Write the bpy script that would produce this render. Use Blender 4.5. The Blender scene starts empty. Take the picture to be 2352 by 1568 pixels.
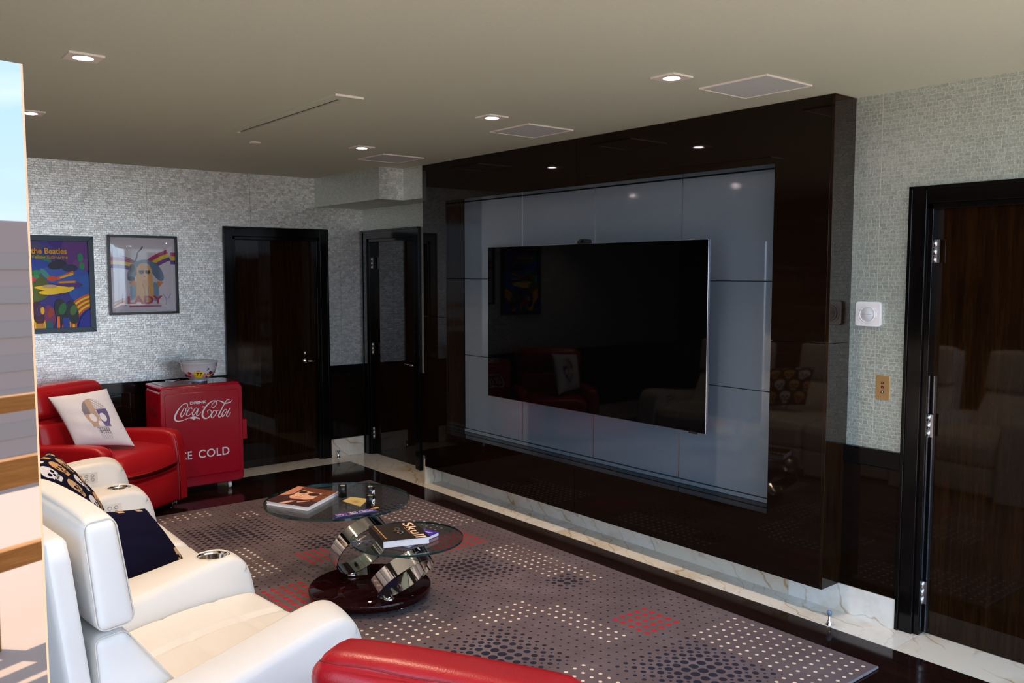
import bpy, math, random
import numpy as np
from mathutils import Vector, Matrix
random.seed(7)
PI = math.pi
sc = bpy.context.scene
COL = sc.collection

# ---------------------------------------------------------------- camera
def cam_axes(pitch, roll, yaw):
    f = Vector((math.sin(yaw)*math.cos(pitch), math.cos(yaw)*math.cos(pitch), math.sin(pitch)))
    r0 = Vector((math.cos(yaw), -math.sin(yaw), 0)); u0 = r0.cross(f)
    r = math.cos(roll)*r0 + math.sin(roll)*u0
    u = -math.sin(roll)*r0 + math.cos(roll)*u0
    return f, r, u
cam_data = bpy.data.cameras.new('camera'); cam = bpy.data.objects.new('camera', cam_data); COL.objects.link(cam)
_f, _r, _u = cam_axes(-0.0791, -0.0006, 0.6827)
cam.matrix_world = Matrix(((_r.x, _u.x, -_f.x, 0), (_r.y, _u.y, -_f.y, 0), (_r.z, _u.z, -_f.z, 1.806), (0, 0, 0, 1)))
cam_data.sensor_width = 36.0; cam_data.sensor_fit = 'HORIZONTAL'
cam_data.lens = 36.0*1986.07/2352; cam_data.clip_start = 0.05; cam_data.clip_end = 400
sc.camera = cam
# ---------------------------------------------------------------- exposure, sky, sun
sc.view_settings.view_transform = 'Standard'; sc.view_settings.look = 'None'
sc.view_settings.gamma = 1.0; sc.view_settings.use_curve_mapping = False
sc.view_settings.exposure = 0.92
SKY = 2.6
world = bpy.data.worlds.new('sky'); sc.world = world; world.use_nodes = True
wt = world.node_tree; wt.nodes.clear()
wo = wt.nodes.new('ShaderNodeOutputWorld'); bg = wt.nodes.new('ShaderNodeBackground'); wt.links.new(bg.outputs[0], wo.inputs[0])
tc = wt.nodes.new('ShaderNodeTexCoord'); sp = wt.nodes.new('ShaderNodeSeparateXYZ'); wt.links.new(tc.outputs['Generated'], sp.inputs[0])
cr = wt.nodes.new('ShaderNodeValToRGB'); mr = wt.nodes.new('ShaderNodeMapRange'); mr.inputs[1].default_value = -1; mr.inputs[2].default_value = 1
wt.links.new(sp.outputs[2], mr.inputs[0]); wt.links.new(mr.outputs[0], cr.inputs[0])
el = cr.color_ramp.elements; el[0].position = 0.0; el[0].color = (.30, .27, .22, 1); el[1].position = 1.0; el[1].color = (.30, .52, 1.0, 1)
for p_, c_ in ((.46, (.42, .38, .34, 1)), (.5, (.60, .75, .92, 1)), (.56, (.50, .73, 1.0, 1)), (.70, (.38, .64, 1.0, 1))):
    e_ = el.new(p_); e_.color = c_
nz = wt.nodes.new('ShaderNodeTexNoise'); nz.inputs['Scale'].default_value = 3.0; nz.inputs['Detail'].default_value = 6
mp_ = wt.nodes.new('ShaderNodeMapping'); mp_.inputs['Scale'].default_value = (1, 1, 3.5)
wt.links.new(tc.outputs['Generated'], mp_.inputs[0]); wt.links.new(mp_.outputs[0], nz.inputs['Vector'])
cl = wt.nodes.new('ShaderNodeMapRange'); cl.inputs[1].default_value = .45; cl.inputs[2].default_value = .68
wt.links.new(nz.outputs[0], cl.inputs[0])
up = wt.nodes.new('ShaderNodeMapRange'); up.inputs[1].default_value = 0.0; up.inputs[2].default_value = .1
wt.links.new(sp.outputs[2], up.inputs[0])
mu = wt.nodes.new('ShaderNodeMath'); mu.operation = 'MULTIPLY'; wt.links.new(cl.outputs[0], mu.inputs[0]); wt.links.new(up.outputs[0], mu.inputs[1])
mx = wt.nodes.new('ShaderNodeMix'); mx.data_type = 'RGBA'; wt.links.new(mu.outputs[0], mx.inputs[0])
wt.links.new(cr.outputs[0], mx.inputs[6]); mx.inputs[7].default_value = (.80, .92, 1.04, 1)
wt.links.new(mx.outputs[2], bg.inputs[0]); bg.inputs[1].default_value = SKY
sun_d = bpy.data.lights.new('sun', 'SUN'); sun_d.energy = 8.0; sun_d.angle = .01; sun_d.color = (1, .93, .82)
sun = bpy.data.objects.new('sun', sun_d); COL.objects.link(sun)
sun.rotation_euler = Vector((.15, .42, -1)).to_track_quat('-Z', 'Y').to_euler()

# room dimensions (metres)
D = 7.637; R = 4.303; R2 = 4.229; RM = 4.027; RP = 4.218; HC = 2.7; YF = -.25; XL = -1.25
YML = 6.133; YMR = 2.411
# daylight openings: portals that only guide the sampling of the sky
def portal(name, loc, rot, sx, sy):
    d = bpy.data.lights.new(name, 'AREA'); d.shape = 'RECTANGLE'; d.size = sx; d.size_y = sy; d.cycles.is_portal = True
    o = bpy.data.objects.new(name, d); COL.objects.link(o); o.location = loc; o.rotation_euler = rot
portal('sky_portal', ((XL+R2)/2, YF-.02, 1.33), (PI/2, 0, 0), R2-XL-.1, 2.6)
portal('sky_portal', (XL-.02, .98, 1.33), (PI/2, 0, -PI/2), 2.2, 2.6)

# ---------------------------------------------------------------- node helpers
class S:
    def __init__(s, t, o): s.t = t; s.o = o
    def m(s, op, b=None, c=None):
        n = s.t.nodes.new('ShaderNodeMath'); n.operation = op
        for i, v in enumerate((s, b, c)):
            if v is None: continue
            if isinstance(v, S): s.t.links.new(v.o, n.inputs[i])
            else: n.inputs[i].default_value = v
        return S(s.t, n.outputs[0])
    def __add__(s, b): return s.m('ADD', b)
    def __sub__(s, b): return s.m('SUBTRACT', b)
    def __mul__(s, b): return s.m('MULTIPLY', b)
    def __truediv__(s, b): return s.m('DIVIDE', b)
    def max(s, b): return s.m('MAXIMUM', b)
    def min(s, b): return s.m('MINIMUM', b)
    def abs(s): return s.m('ABSOLUTE')
    def floor(s): return s.m('FLOOR')
    def lt(s, b): return s.m('LESS_THAN', b)
    def gt(s, b): return s.m('GREATER_THAN', b)
    def sqrt(s): return s.m('SQRT')
def newmat(name):
    m = bpy.data.materials.new(name); m.use_nodes = True
    return m, m.node_tree, m.node_tree.nodes['Principled BSDF']
def setp(b, **k):
    names = dict(col='Base Color', rough='Roughness', metal='Metallic', ior='IOR', spec='Specular IOR Level', coat='Coat Weight', coatr='Coat Roughness',
                 sheen='Sheen Weight', trans='Transmission Weight', em='Emission Strength', emc='Emission Color', alpha='Alpha', sss='Subsurface Weight')
    for a, v in k.items():
        i = b.inputs[names[a]]
        i.default_value = (*v, 1) if isinstance(v, tuple) and len(v) == 3 else v
def coords(t, kind='Object'):
    n = t.nodes.new('ShaderNodeTexCoord'); return n.outputs[kind]
def mixc(t, f, a, b):
    n = t.nodes.new('ShaderNodeMix'); n.data_type = 'RGBA'
    if isinstance(f, S): f = f.o
    if isinstance(f, (int, float)): n.inputs[0].default_value = f
    else: t.links.new(f, n.inputs[0])
    for i, v in ((6, a), (7, b)):
        if isinstance(v, tuple): n.inputs[i].default_value = (*v, 1)
        else: t.links.new(v, n.inputs[i])
    return n.outputs[2]
def noise(t, vec, scale, detail=4, rough=.5, sc3=None):
    if sc3:
        mpn = t.nodes.new('ShaderNodeMapping'); mpn.inputs['Scale'].default_value = sc3; t.links.new(vec, mpn.inputs[0]); vec = mpn.outputs[0]
    n = t.nodes.new('ShaderNodeTexNoise'); n.inputs['Scale'].default_value = scale; n.inputs['Detail'].default_value = detail; n.inputs['Roughness'].default_value = rough
    t.links.new(vec, n.inputs['Vector']); return n
def ramp(t, fac, stops):
    n = t.nodes.new('ShaderNodeValToRGB'); t.links.new(fac, n.inputs[0]); e = n.color_ramp.elements
    e[0].position, e[0].color = stops[0][0], (*stops[0][1], 1); e[1].position, e[1].color = stops[-1][0], (*stops[-1][1], 1)
    for p, c in stops[1:-1]: x = e.new(p); x.color = (*c, 1)
    return n.outputs[0]
def bump(t, b, h, strength=.3, dist=.002):
    n = t.nodes.new('ShaderNodeBump'); n.inputs['Strength'].default_value = strength; n.inputs['Distance'].default_value = dist
    t.links.new(h.o if isinstance(h, S) else h, n.inputs['Height']); t.links.new(n.outputs[0], b.inputs['Normal']); return n
_pc = {}
def plain(name, col, rough=.5, **k):
    key = (name,)
    if key in _pc: return _pc[key]
    m, t, b = newmat(name); setp(b, col=tuple(col), rough=rough, **k)
    n = noise(t, coords(t), 60, 3); c = tuple(col)
    t.links.new(mixc(t, n.outputs[0], tuple(x*.94 for x in c), tuple(min(1, x*1.06) for x in c)), b.inputs['Base Color'])
    _pc[key] = m; return m
def srgb(r, g, b): return tuple((x/255/12.92 if x/255 <= .04045 else ((x/255+.055)/1.055)**2.4) for x in (r, g, b))

# ---------------------------------------------------------------- materials
def leather(name, col, rough=.38, var=.05, scale=260):
    m, t, b = newmat(name); co = coords(t)
    n1 = noise(t, co, 5, 4)
    t.links.new(mixc(t, n1.outputs[0], tuple(x*(1-var) for x in col), tuple(min(1, x*(1+var)) for x in col)), b.inputs['Base Color'])
    v = t.nodes.new('ShaderNodeTexVoronoi'); v.inputs['Scale'].default_value = scale; t.links.new(co, v.inputs['Vector'])
    n2 = noise(t, co, 14, 3)
    h = S(t, v.outputs[0])*.25 + S(t, n2.outputs[0])*1.5
    bump(t, b, h, .22, .004); setp(b, rough=rough, spec=.5); return m
M_WHITE = leather('white_leather', (.79, .775, .75), .42)
M_RED = leather('red_leather', (.42, .006, .012), .36, .12)
M_REDSEAM = plain('dark_red_seam', (.22, .004, .008), .6)
M_WSEAM = plain('grey_seam', (.42, .38, .34), .7)

def wallpaper(name, axis, tint=(1, 1, 1), mort=.18, lines=False):
    m, t, b = newmat(name); co = coords(t)
    s = t.nodes.new('ShaderNodeSeparateXYZ'); t.links.new(co, s.inputs[0])
    cb = t.nodes.new('ShaderNodeCombineXYZ')
    t.links.new(s.outputs[axis], cb.inputs[0]); t.links.new(s.outputs[2], cb.inputs[1])
    nd = noise(t, co, 34, 5, .65)
    vm = t.nodes.new('ShaderNodeVectorMath'); vm.operation = 'SCALE'; t.links.new(nd.outputs['Color'], vm.inputs[0]); vm.inputs['Scale'].default_value = .022
    va = t.nodes.new('ShaderNodeVectorMath'); t.links.new(cb.outputs[0], va.inputs[0]); t.links.new(vm.outputs[0], va.inputs[1])
    br = t.nodes.new('ShaderNodeTexBrick'); t.links.new(va.outputs[0], br.inputs['Vector'])
    br.inputs['Scale'].default_value = 1; br.inputs['Brick Width'].default_value = (.029 if lines else .031); br.inputs['Row Height'].default_value = (.0195 if lines else .0185)
    br.inputs['Mortar Size'].default_value = (.0017 if lines else .0011); br.inputs['Mortar Smooth'].default_value = .6; br.inputs['Bias'].default_value = 0
    br.offset = .5; br.squash = 1.3; br.squash_frequency = 3
    br.inputs['Color1'].default_value = (.22, .22, .22, 1); br.inputs['Color2'].default_value = (.95, .95, .95, 1); br.inputs['Mortar'].default_value = (mort, mort, mort, 1)
    n2 = noise(t, co, 130 if lines else 75, 4)
    n3 = noise(t, co, 1.2, 2)
    g = (S(t, br.outputs[0])*(.20 if lines else .38) + S(t, n2.outputs[0])*(.72 if lines else .57) + S(t, n3.outputs[0])*.10)
    colr = ramp(t, g.o, [(.22, tuple((.34 if lines else .34)*x for x in tint)), (.5, tuple((.50 if lines else .70)*x for x in tint)), (.78, tuple((.74 if lines else 1.0)*x for x in tint))])
    # sheet joints every 0.9 m
    ph = (S(t, s.outputs[axis])/.9); fr = (ph - ph.floor() - .5).abs(); seam = fr.lt(.0022)
    pv = (S(t, s.outputs[2])/.45 + ph.floor()*.5); fv = (pv - pv.floor() - .5).abs(); seam = seam.max(fv.lt(.003)*.6)
    if lines: seam = seam.max(S(t, br.outputs['Fac'])*.9)
    col2 = mixc(t, seam*(.5 if lines else .45), colr, tuple((.92 if lines else .1)*x for x in tint))
    t.links.new(col2, b.inputs['Base Color'])
    setp(b, metal=(.55 if lines else .68), rough=.34, spec=.6)
    h = S(t, br.outputs['Fac'])*(.8 if lines else -1.0) + S(t, n2.outputs[0])*.8 + S(t, br.outputs[0])*.8
    bump(t, b, h, .42, .004)
    return m
M_WPB = wallpaper('silver_tile_wallpaper_back', 0, (.95, 1, 1.0), .22)
M_WPR = wallpaper('silver_tile_wallpaper_side', 1, (.88, 1.0, .92), .62, True)  # same paper as the back wall; its different sheen is put into paler joints

def darkwood(name, axis_grain=2, base=(.014, .0058, .002), base2=(.006, .0026, .001), rough=.03, coat=0.0, spec=.24):
    m, t, b = newmat(name); co = coords(t)
    sc3 = [14, 14, 14]; sc3[axis_grain] = .8
    n = noise(t, co, 3.2, 6, .6, tuple(sc3))
    sc4 = [40, 40, 40]; sc4[axis_grain] = 1.5
    n2 = noise(t, co, 5, 3, .6, tuple(sc4))
    f = S(t, n.outputs[0])*.7 + S(t, n2.outputs[0])*.3
    t.links.new(ramp(t, f.o, [(.35, base2), (.55, base), (.7, tuple(1.5*x for x in base))]), b.inputs['Base Color'])
    setp(b, rough=rough, spec=spec, coat=coat, coatr=.02); return m
M_VENEER = darkwood('gloss_dark_veneer', 2)
M_VENEERH = darkwood('gloss_dark_veneer_across', 1, (.007, .0035, .002))
M_CASING = darkwood('black_lacquer_casing', 2, (.004, .003, .003), (.002, .002, .002), .12)
M_FLOORW = darkwood('espresso_floor_board', 1, (.016, .006, .005), (.006, .003, .003), .09)
M_BASEW = darkwood('gloss_mahogany_base', 0, (.016, .002, .0025), (.007, .001, .0015), .03)

def marble(name, base=(.80, .76, .66), vein=(.42, .27, .10), scale=1.6, rough=.12, seed=0.0):
    m, t, b = newmat(name); co = coords(t)
    mpn = t.nodes.new('ShaderNodeMapping'); mpn.inputs['Location'].default_value = (seed, seed*.7, seed*1.3); mpn.inputs['Rotation'].default_value = (.3, .5, .7)
    t.links.new(co, mpn.inputs[0]); v0 = mpn.outputs[0]
    nd = noise(t, v0, scale*1.3, 5, .6)
    w = t.nodes.new('ShaderNodeTexWave'); w.inputs['Scale'].default_value = scale*.8; w.inputs['Distortion'].default_value = 9; w.inputs['Detail'].default_value = 4; w.inputs['Detail Scale'].default_value = 1.2
    t.links.new(v0, w.inputs['Vector'])
    line = (S(t, w.outputs['Fac']) - .5).abs().m('MULTIPLY', 9).m('MINIMUM', 1)
    patch = ramp(t, nd.outputs[0], [(.50, (0, 0, 0)), (.62, (.5, .5, .5)), (.68, (.75, .75, .75))])
    c1 = mixc(t, patch, base, tuple(.55*x+.45*y for x, y in zip(vein, base)))
    msk = (S(t, line.o)*-1.0 + 1.0)*ramp_val(t, nd.outputs[0])
    c2 = mixc(t, msk, c1, vein)
    t.links.new(c2, b.inputs['Base Color']); setp(b, rough=rough, spec=.5); return m
def ramp_val(t, fac):
    n = t.nodes.new('ShaderNodeMapRange'); t.links.new(fac, n.inputs[0]); n.inputs[1].default_value = .42; n.inputs[2].default_value = .62
    return S(t, n.outputs[0])
M_MARBLE = marble('veined_marble')
M_MARBLE2 = marble('veined_marble_pale', (.84, .83, .78), (.45, .33, .16), 2.2, .12, 3.1)
M_CEIL = plain('ceiling_paint', (.52, .59, .50), .75)
M_PLASTW = plain('white_plaster', (.70, .69, .65), .8)
M_METALW = plain('white_painted_metal', (.72, .70, .66), .45)
M_GRILLE = plain('grey_speaker_cloth', (.52, .58, .60), .8)
M_CHROME = plain('chrome', (.80, .78, .80), .06, metal=1.0)
M_STEEL = plain('brushed_steel', (.62, .62, .64), .25, metal=1.0)
M_CUP = plain('warm_steel', (.75, .68, .62), .12, metal=1.0)
M_BLACK = plain('black_plastic', (.006, .006, .008), .25)
M_SCREEN = plain('black_screen_glass', (.0012, .0012, .0015), .03, spec=.10)
M_GAP = plain('dark_gap', (.01, .01, .012), .8)
M_ALU = plain('silver_aluminium', (.55, .58, .66), .22, metal=1.0)
M_BRASS = plain('satin_brass', (.62, .42, .20), .28, metal=.9)
M_BGLASS = plain('grey_back_painted_glass', (.15, .195, .245), .06, spec=1.0)
M_WPL = plain('white_plastic', (.82, .83, .86), .35)
M_WPL2 = plain('pale_grey_plastic', (.66, .70, .74), .3)
M_COOLRED = plain('red_enamel', (.37, .002, .018), .16, spec=.6)
M_COOLDK = plain('shaded_red_enamel_print', (.20, .02, .03), .3)  # side lettering: the shade on that side is put into the print colour
M_LID = plain('grey_gloss_lid', (.10, .02, .02), .05, spec=.9)
M_WPRINT = plain('white_print', (.80, .80, .84), .4)
M_PORC = plain('white_porcelain', (.66, .70, .76), .15)
M_NAVY = plain('navy_glaze', (.02, .04, .16), .2)
M_WAX = plain('cream_wax', (.85, .75, .60), .5)
M_PAPER = plain('paper', (.78, .78, .84), .8)
M_BLACKF = plain('black_cloth', (.004, .003, .016), .9, spec=.12)

def glassmix(name, tint, rough=.02, ior=1.5, refl=(1, 1, 1)):
    m = bpy.data.materials.new(name); m.use_nodes = True; t = m.node_tree; t.nodes.clear()
    o = t.nodes.new('ShaderNodeOutputMaterial'); tr = t.nodes.new('ShaderNodeBsdfTransparent'); g = t.nodes.new('ShaderNodeBsdfGlossy'); mx_ = t.nodes.new('ShaderNodeMixShader'); lw_ = t.nodes.new('ShaderNodeLayerWeight')
    n = noise(t, coords(t), 4, 2); t.links.new(mixc(t, n.outputs[0], tuple(.98*x for x in tint), tint), tr.inputs[0])
    g.inputs['Color'].default_value = (*refl, 1); g.inputs['Roughness'].default_value = rough
    f0 = ((ior-1)/(ior+1))**2; fr = S(t, lw_.outputs['Facing']).m('POWER', 5.0)*(1-f0) + f0
    t.links.new(fr.o, mx_.inputs[0]); t.links.new(tr.outputs[0], mx_.inputs[1]); t.links.new(g.outputs[0], mx_.inputs[2]); t.links.new(mx_.outputs[0], o.inputs[0]); return m
M_GTOP = glassmix('grey_green_table_glass', (.80, .88, .87), .01, 1.55)
M_GEDGE = plain('dark_teal_glass_edge', (.004, .03, .035), .05, spec=.9)
M_ACRYL = glassmix('clear_acrylic', (.97, .97, .97), .03, 1.9)
M_LAMP, _t, _b = newmat('lamp_disc'); setp(_b, col=(1, 1, 1), emc=(1.0, .80, .86), em=60.0)
_n = noise(_t, coords(_t), 20, 2); _t.links.new(mixc(_t, _n.outputs[0], (1.0, .78, .84), (1.0, .84, .88)), _b.inputs['Emission Color'])
# solar control glass of the open door leaf: strongly reflecting
M_SOLAR, _t, _b = newmat('reflecting_solar_glass'); setp(_b, metal=1.0, rough=.015)
_n = noise(_t, coords(_t), 3, 2); _t.links.new(mixc(_t, _n.outputs[0], (.25, .245, .24), (.27, .26, .25)), _b.inputs['Base Color'])
M_GRIM = plain('warm_polished_glass_edge', (.62, .36, .20), .2)
M_TEAK = darkwood('teak', 0, (.62, .27, .07), (.45, .17, .04), .5)
M_TERR = plain('pink_travertine', (.60, .42, .31), .7)
M_BLD = plain('pale_pink_facade', (.50, .36, .32), .8)
M_BLD2 = plain('cream_facade', (.62, .55, .42), .8)
M_BAND = plain('facade_glazing', (.44, .34, .31), .3)

# ---------------------------------------------------------------- mesh helpers
class MB:
    def __init__(s): s.v = []; s.f = []; s.mi = []; s.mats = []; s.sm = []
    def mid(s, m):
        if m not in s.mats: s.mats.append(m)
        return s.mats.index(m)
    def add(s, vs, fs, m, smooth=False):
        o = len(s.v); s.v += [tuple(v) for v in vs]; i = s.mid(m)
        for f in fs: s.f.append([a+o for a in f]); s.mi.append(i); s.sm.append(smooth)
        return s
    def box(s, x0, x1, y0, y1, z0, z1, m):
        v = [(x, y, z) for x in (x0, x1) for y in (y0, y1) for z in (z0, z1)]
        return s.add(v, [(0, 1, 3, 2), (4, 6, 7, 5), (0, 4, 5, 1), (2, 3, 7, 6), (0, 2, 6, 4), (1, 5, 7, 3)], m)
    def prism(s, poly, h0, h1, m, axis=2, smooth=False):
        # poly in the plane perpendicular to axis; axis 2 -> (x,y); axis 1 -> (x,z); axis 0 -> (y,z)
        n = len(poly)
        def P(a, b, h): return (a, b, h) if axis == 2 else ((a, h, b) if axis == 1 else (h, a, b))
        v = [P(a, b, h0) for a, b in poly]+[P(a, b, h1) for a, b in poly]
        fs = [list(range(n))[::-1], [i+n for i in range(n)]]+[(i, (i+1) % n, (i+1) % n+n, i+n) for i in range(n)]
        return s.add(v, fs, m, smooth)
    def lathe(s, prof, c, m, n=32, axis='z', smooth=True, caps=True):
        v = []; k = len(prof)
        for i in range(n):
            a = 2*PI*i/n
            for r, h in prof:
                p = (r*math.cos(a), r*math.sin(a), h)
                if axis == 'x': p = (h, r*math.cos(a), r*math.sin(a))
                if axis == 'y': p = (r*math.cos(a), h, r*math.sin(a))
                v.append((c[0]+p[0], c[1]+p[1], c[2]+p[2]))
        fs = [(i*k+j, ((i+1) % n)*k+j, ((i+1) % n)*k+j+1, i*k+j+1) for i in range(n) for j in range(k-1)]
        if caps:
            if prof[0][0] > 1e-6: fs.append([i*k for i in range(n)][::-1])
            if prof[-1][0] > 1e-6: fs.append([i*k+k-1 for i in range(n)])
        return s.add(v, fs, m, smooth)
    def tube(s, pts, r, m, n=8, closed=False):
        pts = [Vector(p) for p in pts]; N = len(pts); v = []
        rs = r if isinstance(r, (list, tuple)) else [r]*N
        up_ = None
        for i, p in enumerate(pts):
            a = pts[(i-1) % N] if (closed or i > 0) else p; b = pts[(i+1) % N] if (closed or i < N-1) else p
            d = (b-a).normalized()
            if up_ is None: up_ = Vector((0, 0, 1)) if abs(d.z) < .9 else Vector((1, 0, 0))
            x = d.cross(up_).normalized(); y = x.cross(d).normalized(); up_ = y
            for k in range(n):
                t_ = 2*PI*k/n; v.append(p+rs[i]*(math.cos(t_)*x+math.sin(t_)*y))
        L = N if closed else N-1
        fs = [(i*n+k, i*n+(k+1) % n, ((i+1) % N)*n+(k+1) % n, ((i+1) % N)*n+k) for i in range(L) for k in range(n)]
        if not closed: fs += [list(range(n))[::-1], [(N-1)*n+k for k in range(n)]]
        return s.add(v, fs, m, True)
    def build(s, name, parent=None, bevel=0, seg=2, M=None, autosm=False, subsurf=0):
        me = bpy.data.meshes.new(name); v = s.v
        if M is not None: v = [tuple(M @ Vector(p)) for p in v]
        me.from_pydata(v, [], s.f)
        for m in s.mats: me.materials.append(m)
        me.polygons.foreach_set('material_index', s.mi); me.polygons.foreach_set('use_smooth', s.sm); me.update()
        import bmesh
        bm = bmesh.new(); bm.from_mesh(me); bmesh.ops.recalc_face_normals(bm, faces=bm.faces); bm.to_mesh(me); bm.free()
        o = bpy.data.objects.new(name, me); COL.objects.link(o)
        if parent is not None:
            o.parent = parent; o.matrix_parent_inverse = parent_inv(parent)
        if bevel:
            b = o.modifiers.new('bevel', 'BEVEL'); b.width = bevel; b.segments = seg; b.limit_method = 'ANGLE'; b.angle_limit = math.radians(40); b.harden_normals = True
            me.polygons.foreach_set('use_smooth', [True]*len(me.polygons)); me.set_sharp_from_angle(angle=math.radians(60)) if hasattr(me, 'set_sharp_from_angle') else None
        if autosm:
            me.polygons.foreach_set('use_smooth', [True]*len(me.polygons)); me.set_sharp_from_angle(angle=math.radians(40))
        if subsurf:
            q = o.modifiers.new('sub', 'SUBSURF'); q.levels = subsurf; q.render_levels = subsurf
        return o
def world_of(o):
    m = o.matrix_basis.copy()
    while o.parent is not None:
        m = o.parent.matrix_basis @ o.matrix_parent_inverse @ m; o = o.parent
    return m
def parent_inv(p):
    return world_of(p).inverted()
def thing(name, label, cat, loc=(0, 0, 0), group=None):
    o = bpy.data.objects.new(name, None); COL.objects.link(o); o.location = loc; o.empty_display_size = .1
    return tag(o, label, cat, group)
def tag(o, label=None, cat=None, group=None, kind=None):
    if label: o['label'] = label
    if cat: o['category'] = cat
    if group: o['group'] = group
    if kind: o['kind'] = kind
    return o
def struct(o): o['kind'] = 'structure'; return o
def boxobj(name, x0, x1, y0, y1, z0, z1, m, parent=None, bevel=0, seg=2):
    return MB().box(x0, x1, y0, y1, z0, z1, m).build(name, parent, bevel, seg)

def softbox(sx, sy, sz, r, puff=(0, 0, 0), n=14, fn=None):
    """rounded, puffed box centred on 0: returns verts, faces; puff = bulge along each axis' faces; fn = final map"""
    hx, hy, hz = sx/2, sy/2, sz/2; V = {}; vs = []; fs = []
    def vert(i, j, k):
        key = (i, j, k)
        if key in V: return V[key]
        p = []
        for a, h in ((i, hx), (j, hy), (k, hz)):
            u = a/n*2-1; p.append(math.sin(u*PI/2)*.35*h+u*.65*h)
        q = [max(-h+r, min(h-r, c)) for c, h in zip(p, (hx, hy, hz))]
        d = [c-e for c, e in zip(p, q)]; L = math.sqrt(sum(x*x for x in d))
        onb = [i in (0, n), j in (0, n), k in (0, n)]
        if L > 1e-9:
            p = [e+x/L*r for e, x in zip(q, d)]
        else:
            pass
        U = [a/n*2-1 for a in (i, j, k)]; w = [(1-u*u) for u in U]
        p[0] += puff[0]*U[0]*w[1]*w[2]; p[1] += puff[1]*U[1]*w[0]*w[2]; p[2] += puff[2]*U[2]*w[0]*w[1]
        if fn: p = fn(p, U)
        V[key] = len(vs); vs.append(tuple(p)); return V[key]
    for a in range(n):
        for b in range(n):
            for c in (0, n):
                q = [vert(c, a, b), vert(c, a+1, b), vert(c, a+1, b+1), vert(c, a, b+1)]; fs.append(q if c else q[::-1])
                q = [vert(a, c, b), vert(a, c, b+1), vert(a+1, c, b+1), vert(a+1, c, b)]; fs.append(q if c else q[::-1])
                q = [vert(a, b, c), vert(a+1, b, c), vert(a+1, b+1, c), vert(a, b+1, c)]; fs.append(q if c else q[::-1])
    return vs, fs

def text_mesh(txt, size, extrude=0.0, bold=0.0, shear=0.0, space=1.0):
    cu = bpy.data.curves.new('t', 'FONT'); cu.body = txt; cu.size = size; cu.extrude = extrude; cu.offset = bold; cu.shear = shear; cu.space_character = space; cu.resolution_u = 4
    o = bpy.data.objects.new('t', cu); COL.objects.link(o)
    dg = bpy.context.evaluated_depsgraph_get(); me = bpy.data.meshes.new_from_object(o.evaluated_get(dg))
    vs = [tuple(v.co) for v in me.vertices]; fs = [list(p.vertices) for p in me.polygons]
    bpy.data.objects.remove(o); bpy.data.curves.remove(cu); bpy.data.meshes.remove(me)
    return vs, fs
def fit_text(txt, w, h, **k):
    vs, fs = text_mesh(txt, 1.0, **k)
    x0 = min(v[0] for v in vs); x1 = max(v[0] for v in vs); y0 = min(v[1] for v in vs); y1 = max(v[1] for v in vs)
    return [((v[0]-x0)/(x1-x0)*w, (v[1]-y0)/(y1-y0)*h, v[2]) for v in vs], fs
def catmull(P, W, n=6):
    out = []; ow = []
    for i in range(len(P)-1):
        p0 = P[max(i-1, 0)]; p1 = P[i]; p2 = P[i+1]; p3 = P[min(i+2, len(P)-1)]
        for k in range(n):
            t = k/n
            out.append(tuple(.5*((2*b)+(-a+c)*t+(2*a-5*b+4*c-d)*t*t+(-a+3*b-3*c+d)*t**3) for a, b, c, d in zip(p0, p1, p2, p3)))
            ow.append(W[i]*(1-t)+W[i+1]*t)
    out.append(P[-1]); ow.append(W[-1]); return out, ow
def stroke_strip(P, W):
    pts, ws = catmull(P, W); vs = []; fs = []
    for i, (p, w) in enumerate(zip(pts, ws)):
        a = pts[max(i-1, 0)]; b = pts[min(i+1, len(pts)-1)]; d = (b[0]-a[0], b[1]-a[1]); L = math.hypot(*d) or 1
        nx, ny = -d[1]/L, d[0]/L
        vs += [(p[0]+nx*w, p[1]+ny*w), (p[0]-nx*w, p[1]-ny*w)]
    for i in range(len(pts)-1): fs.append((2*i, 2*i+1, 2*i+3, 2*i+2))
    return vs, fs

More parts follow.
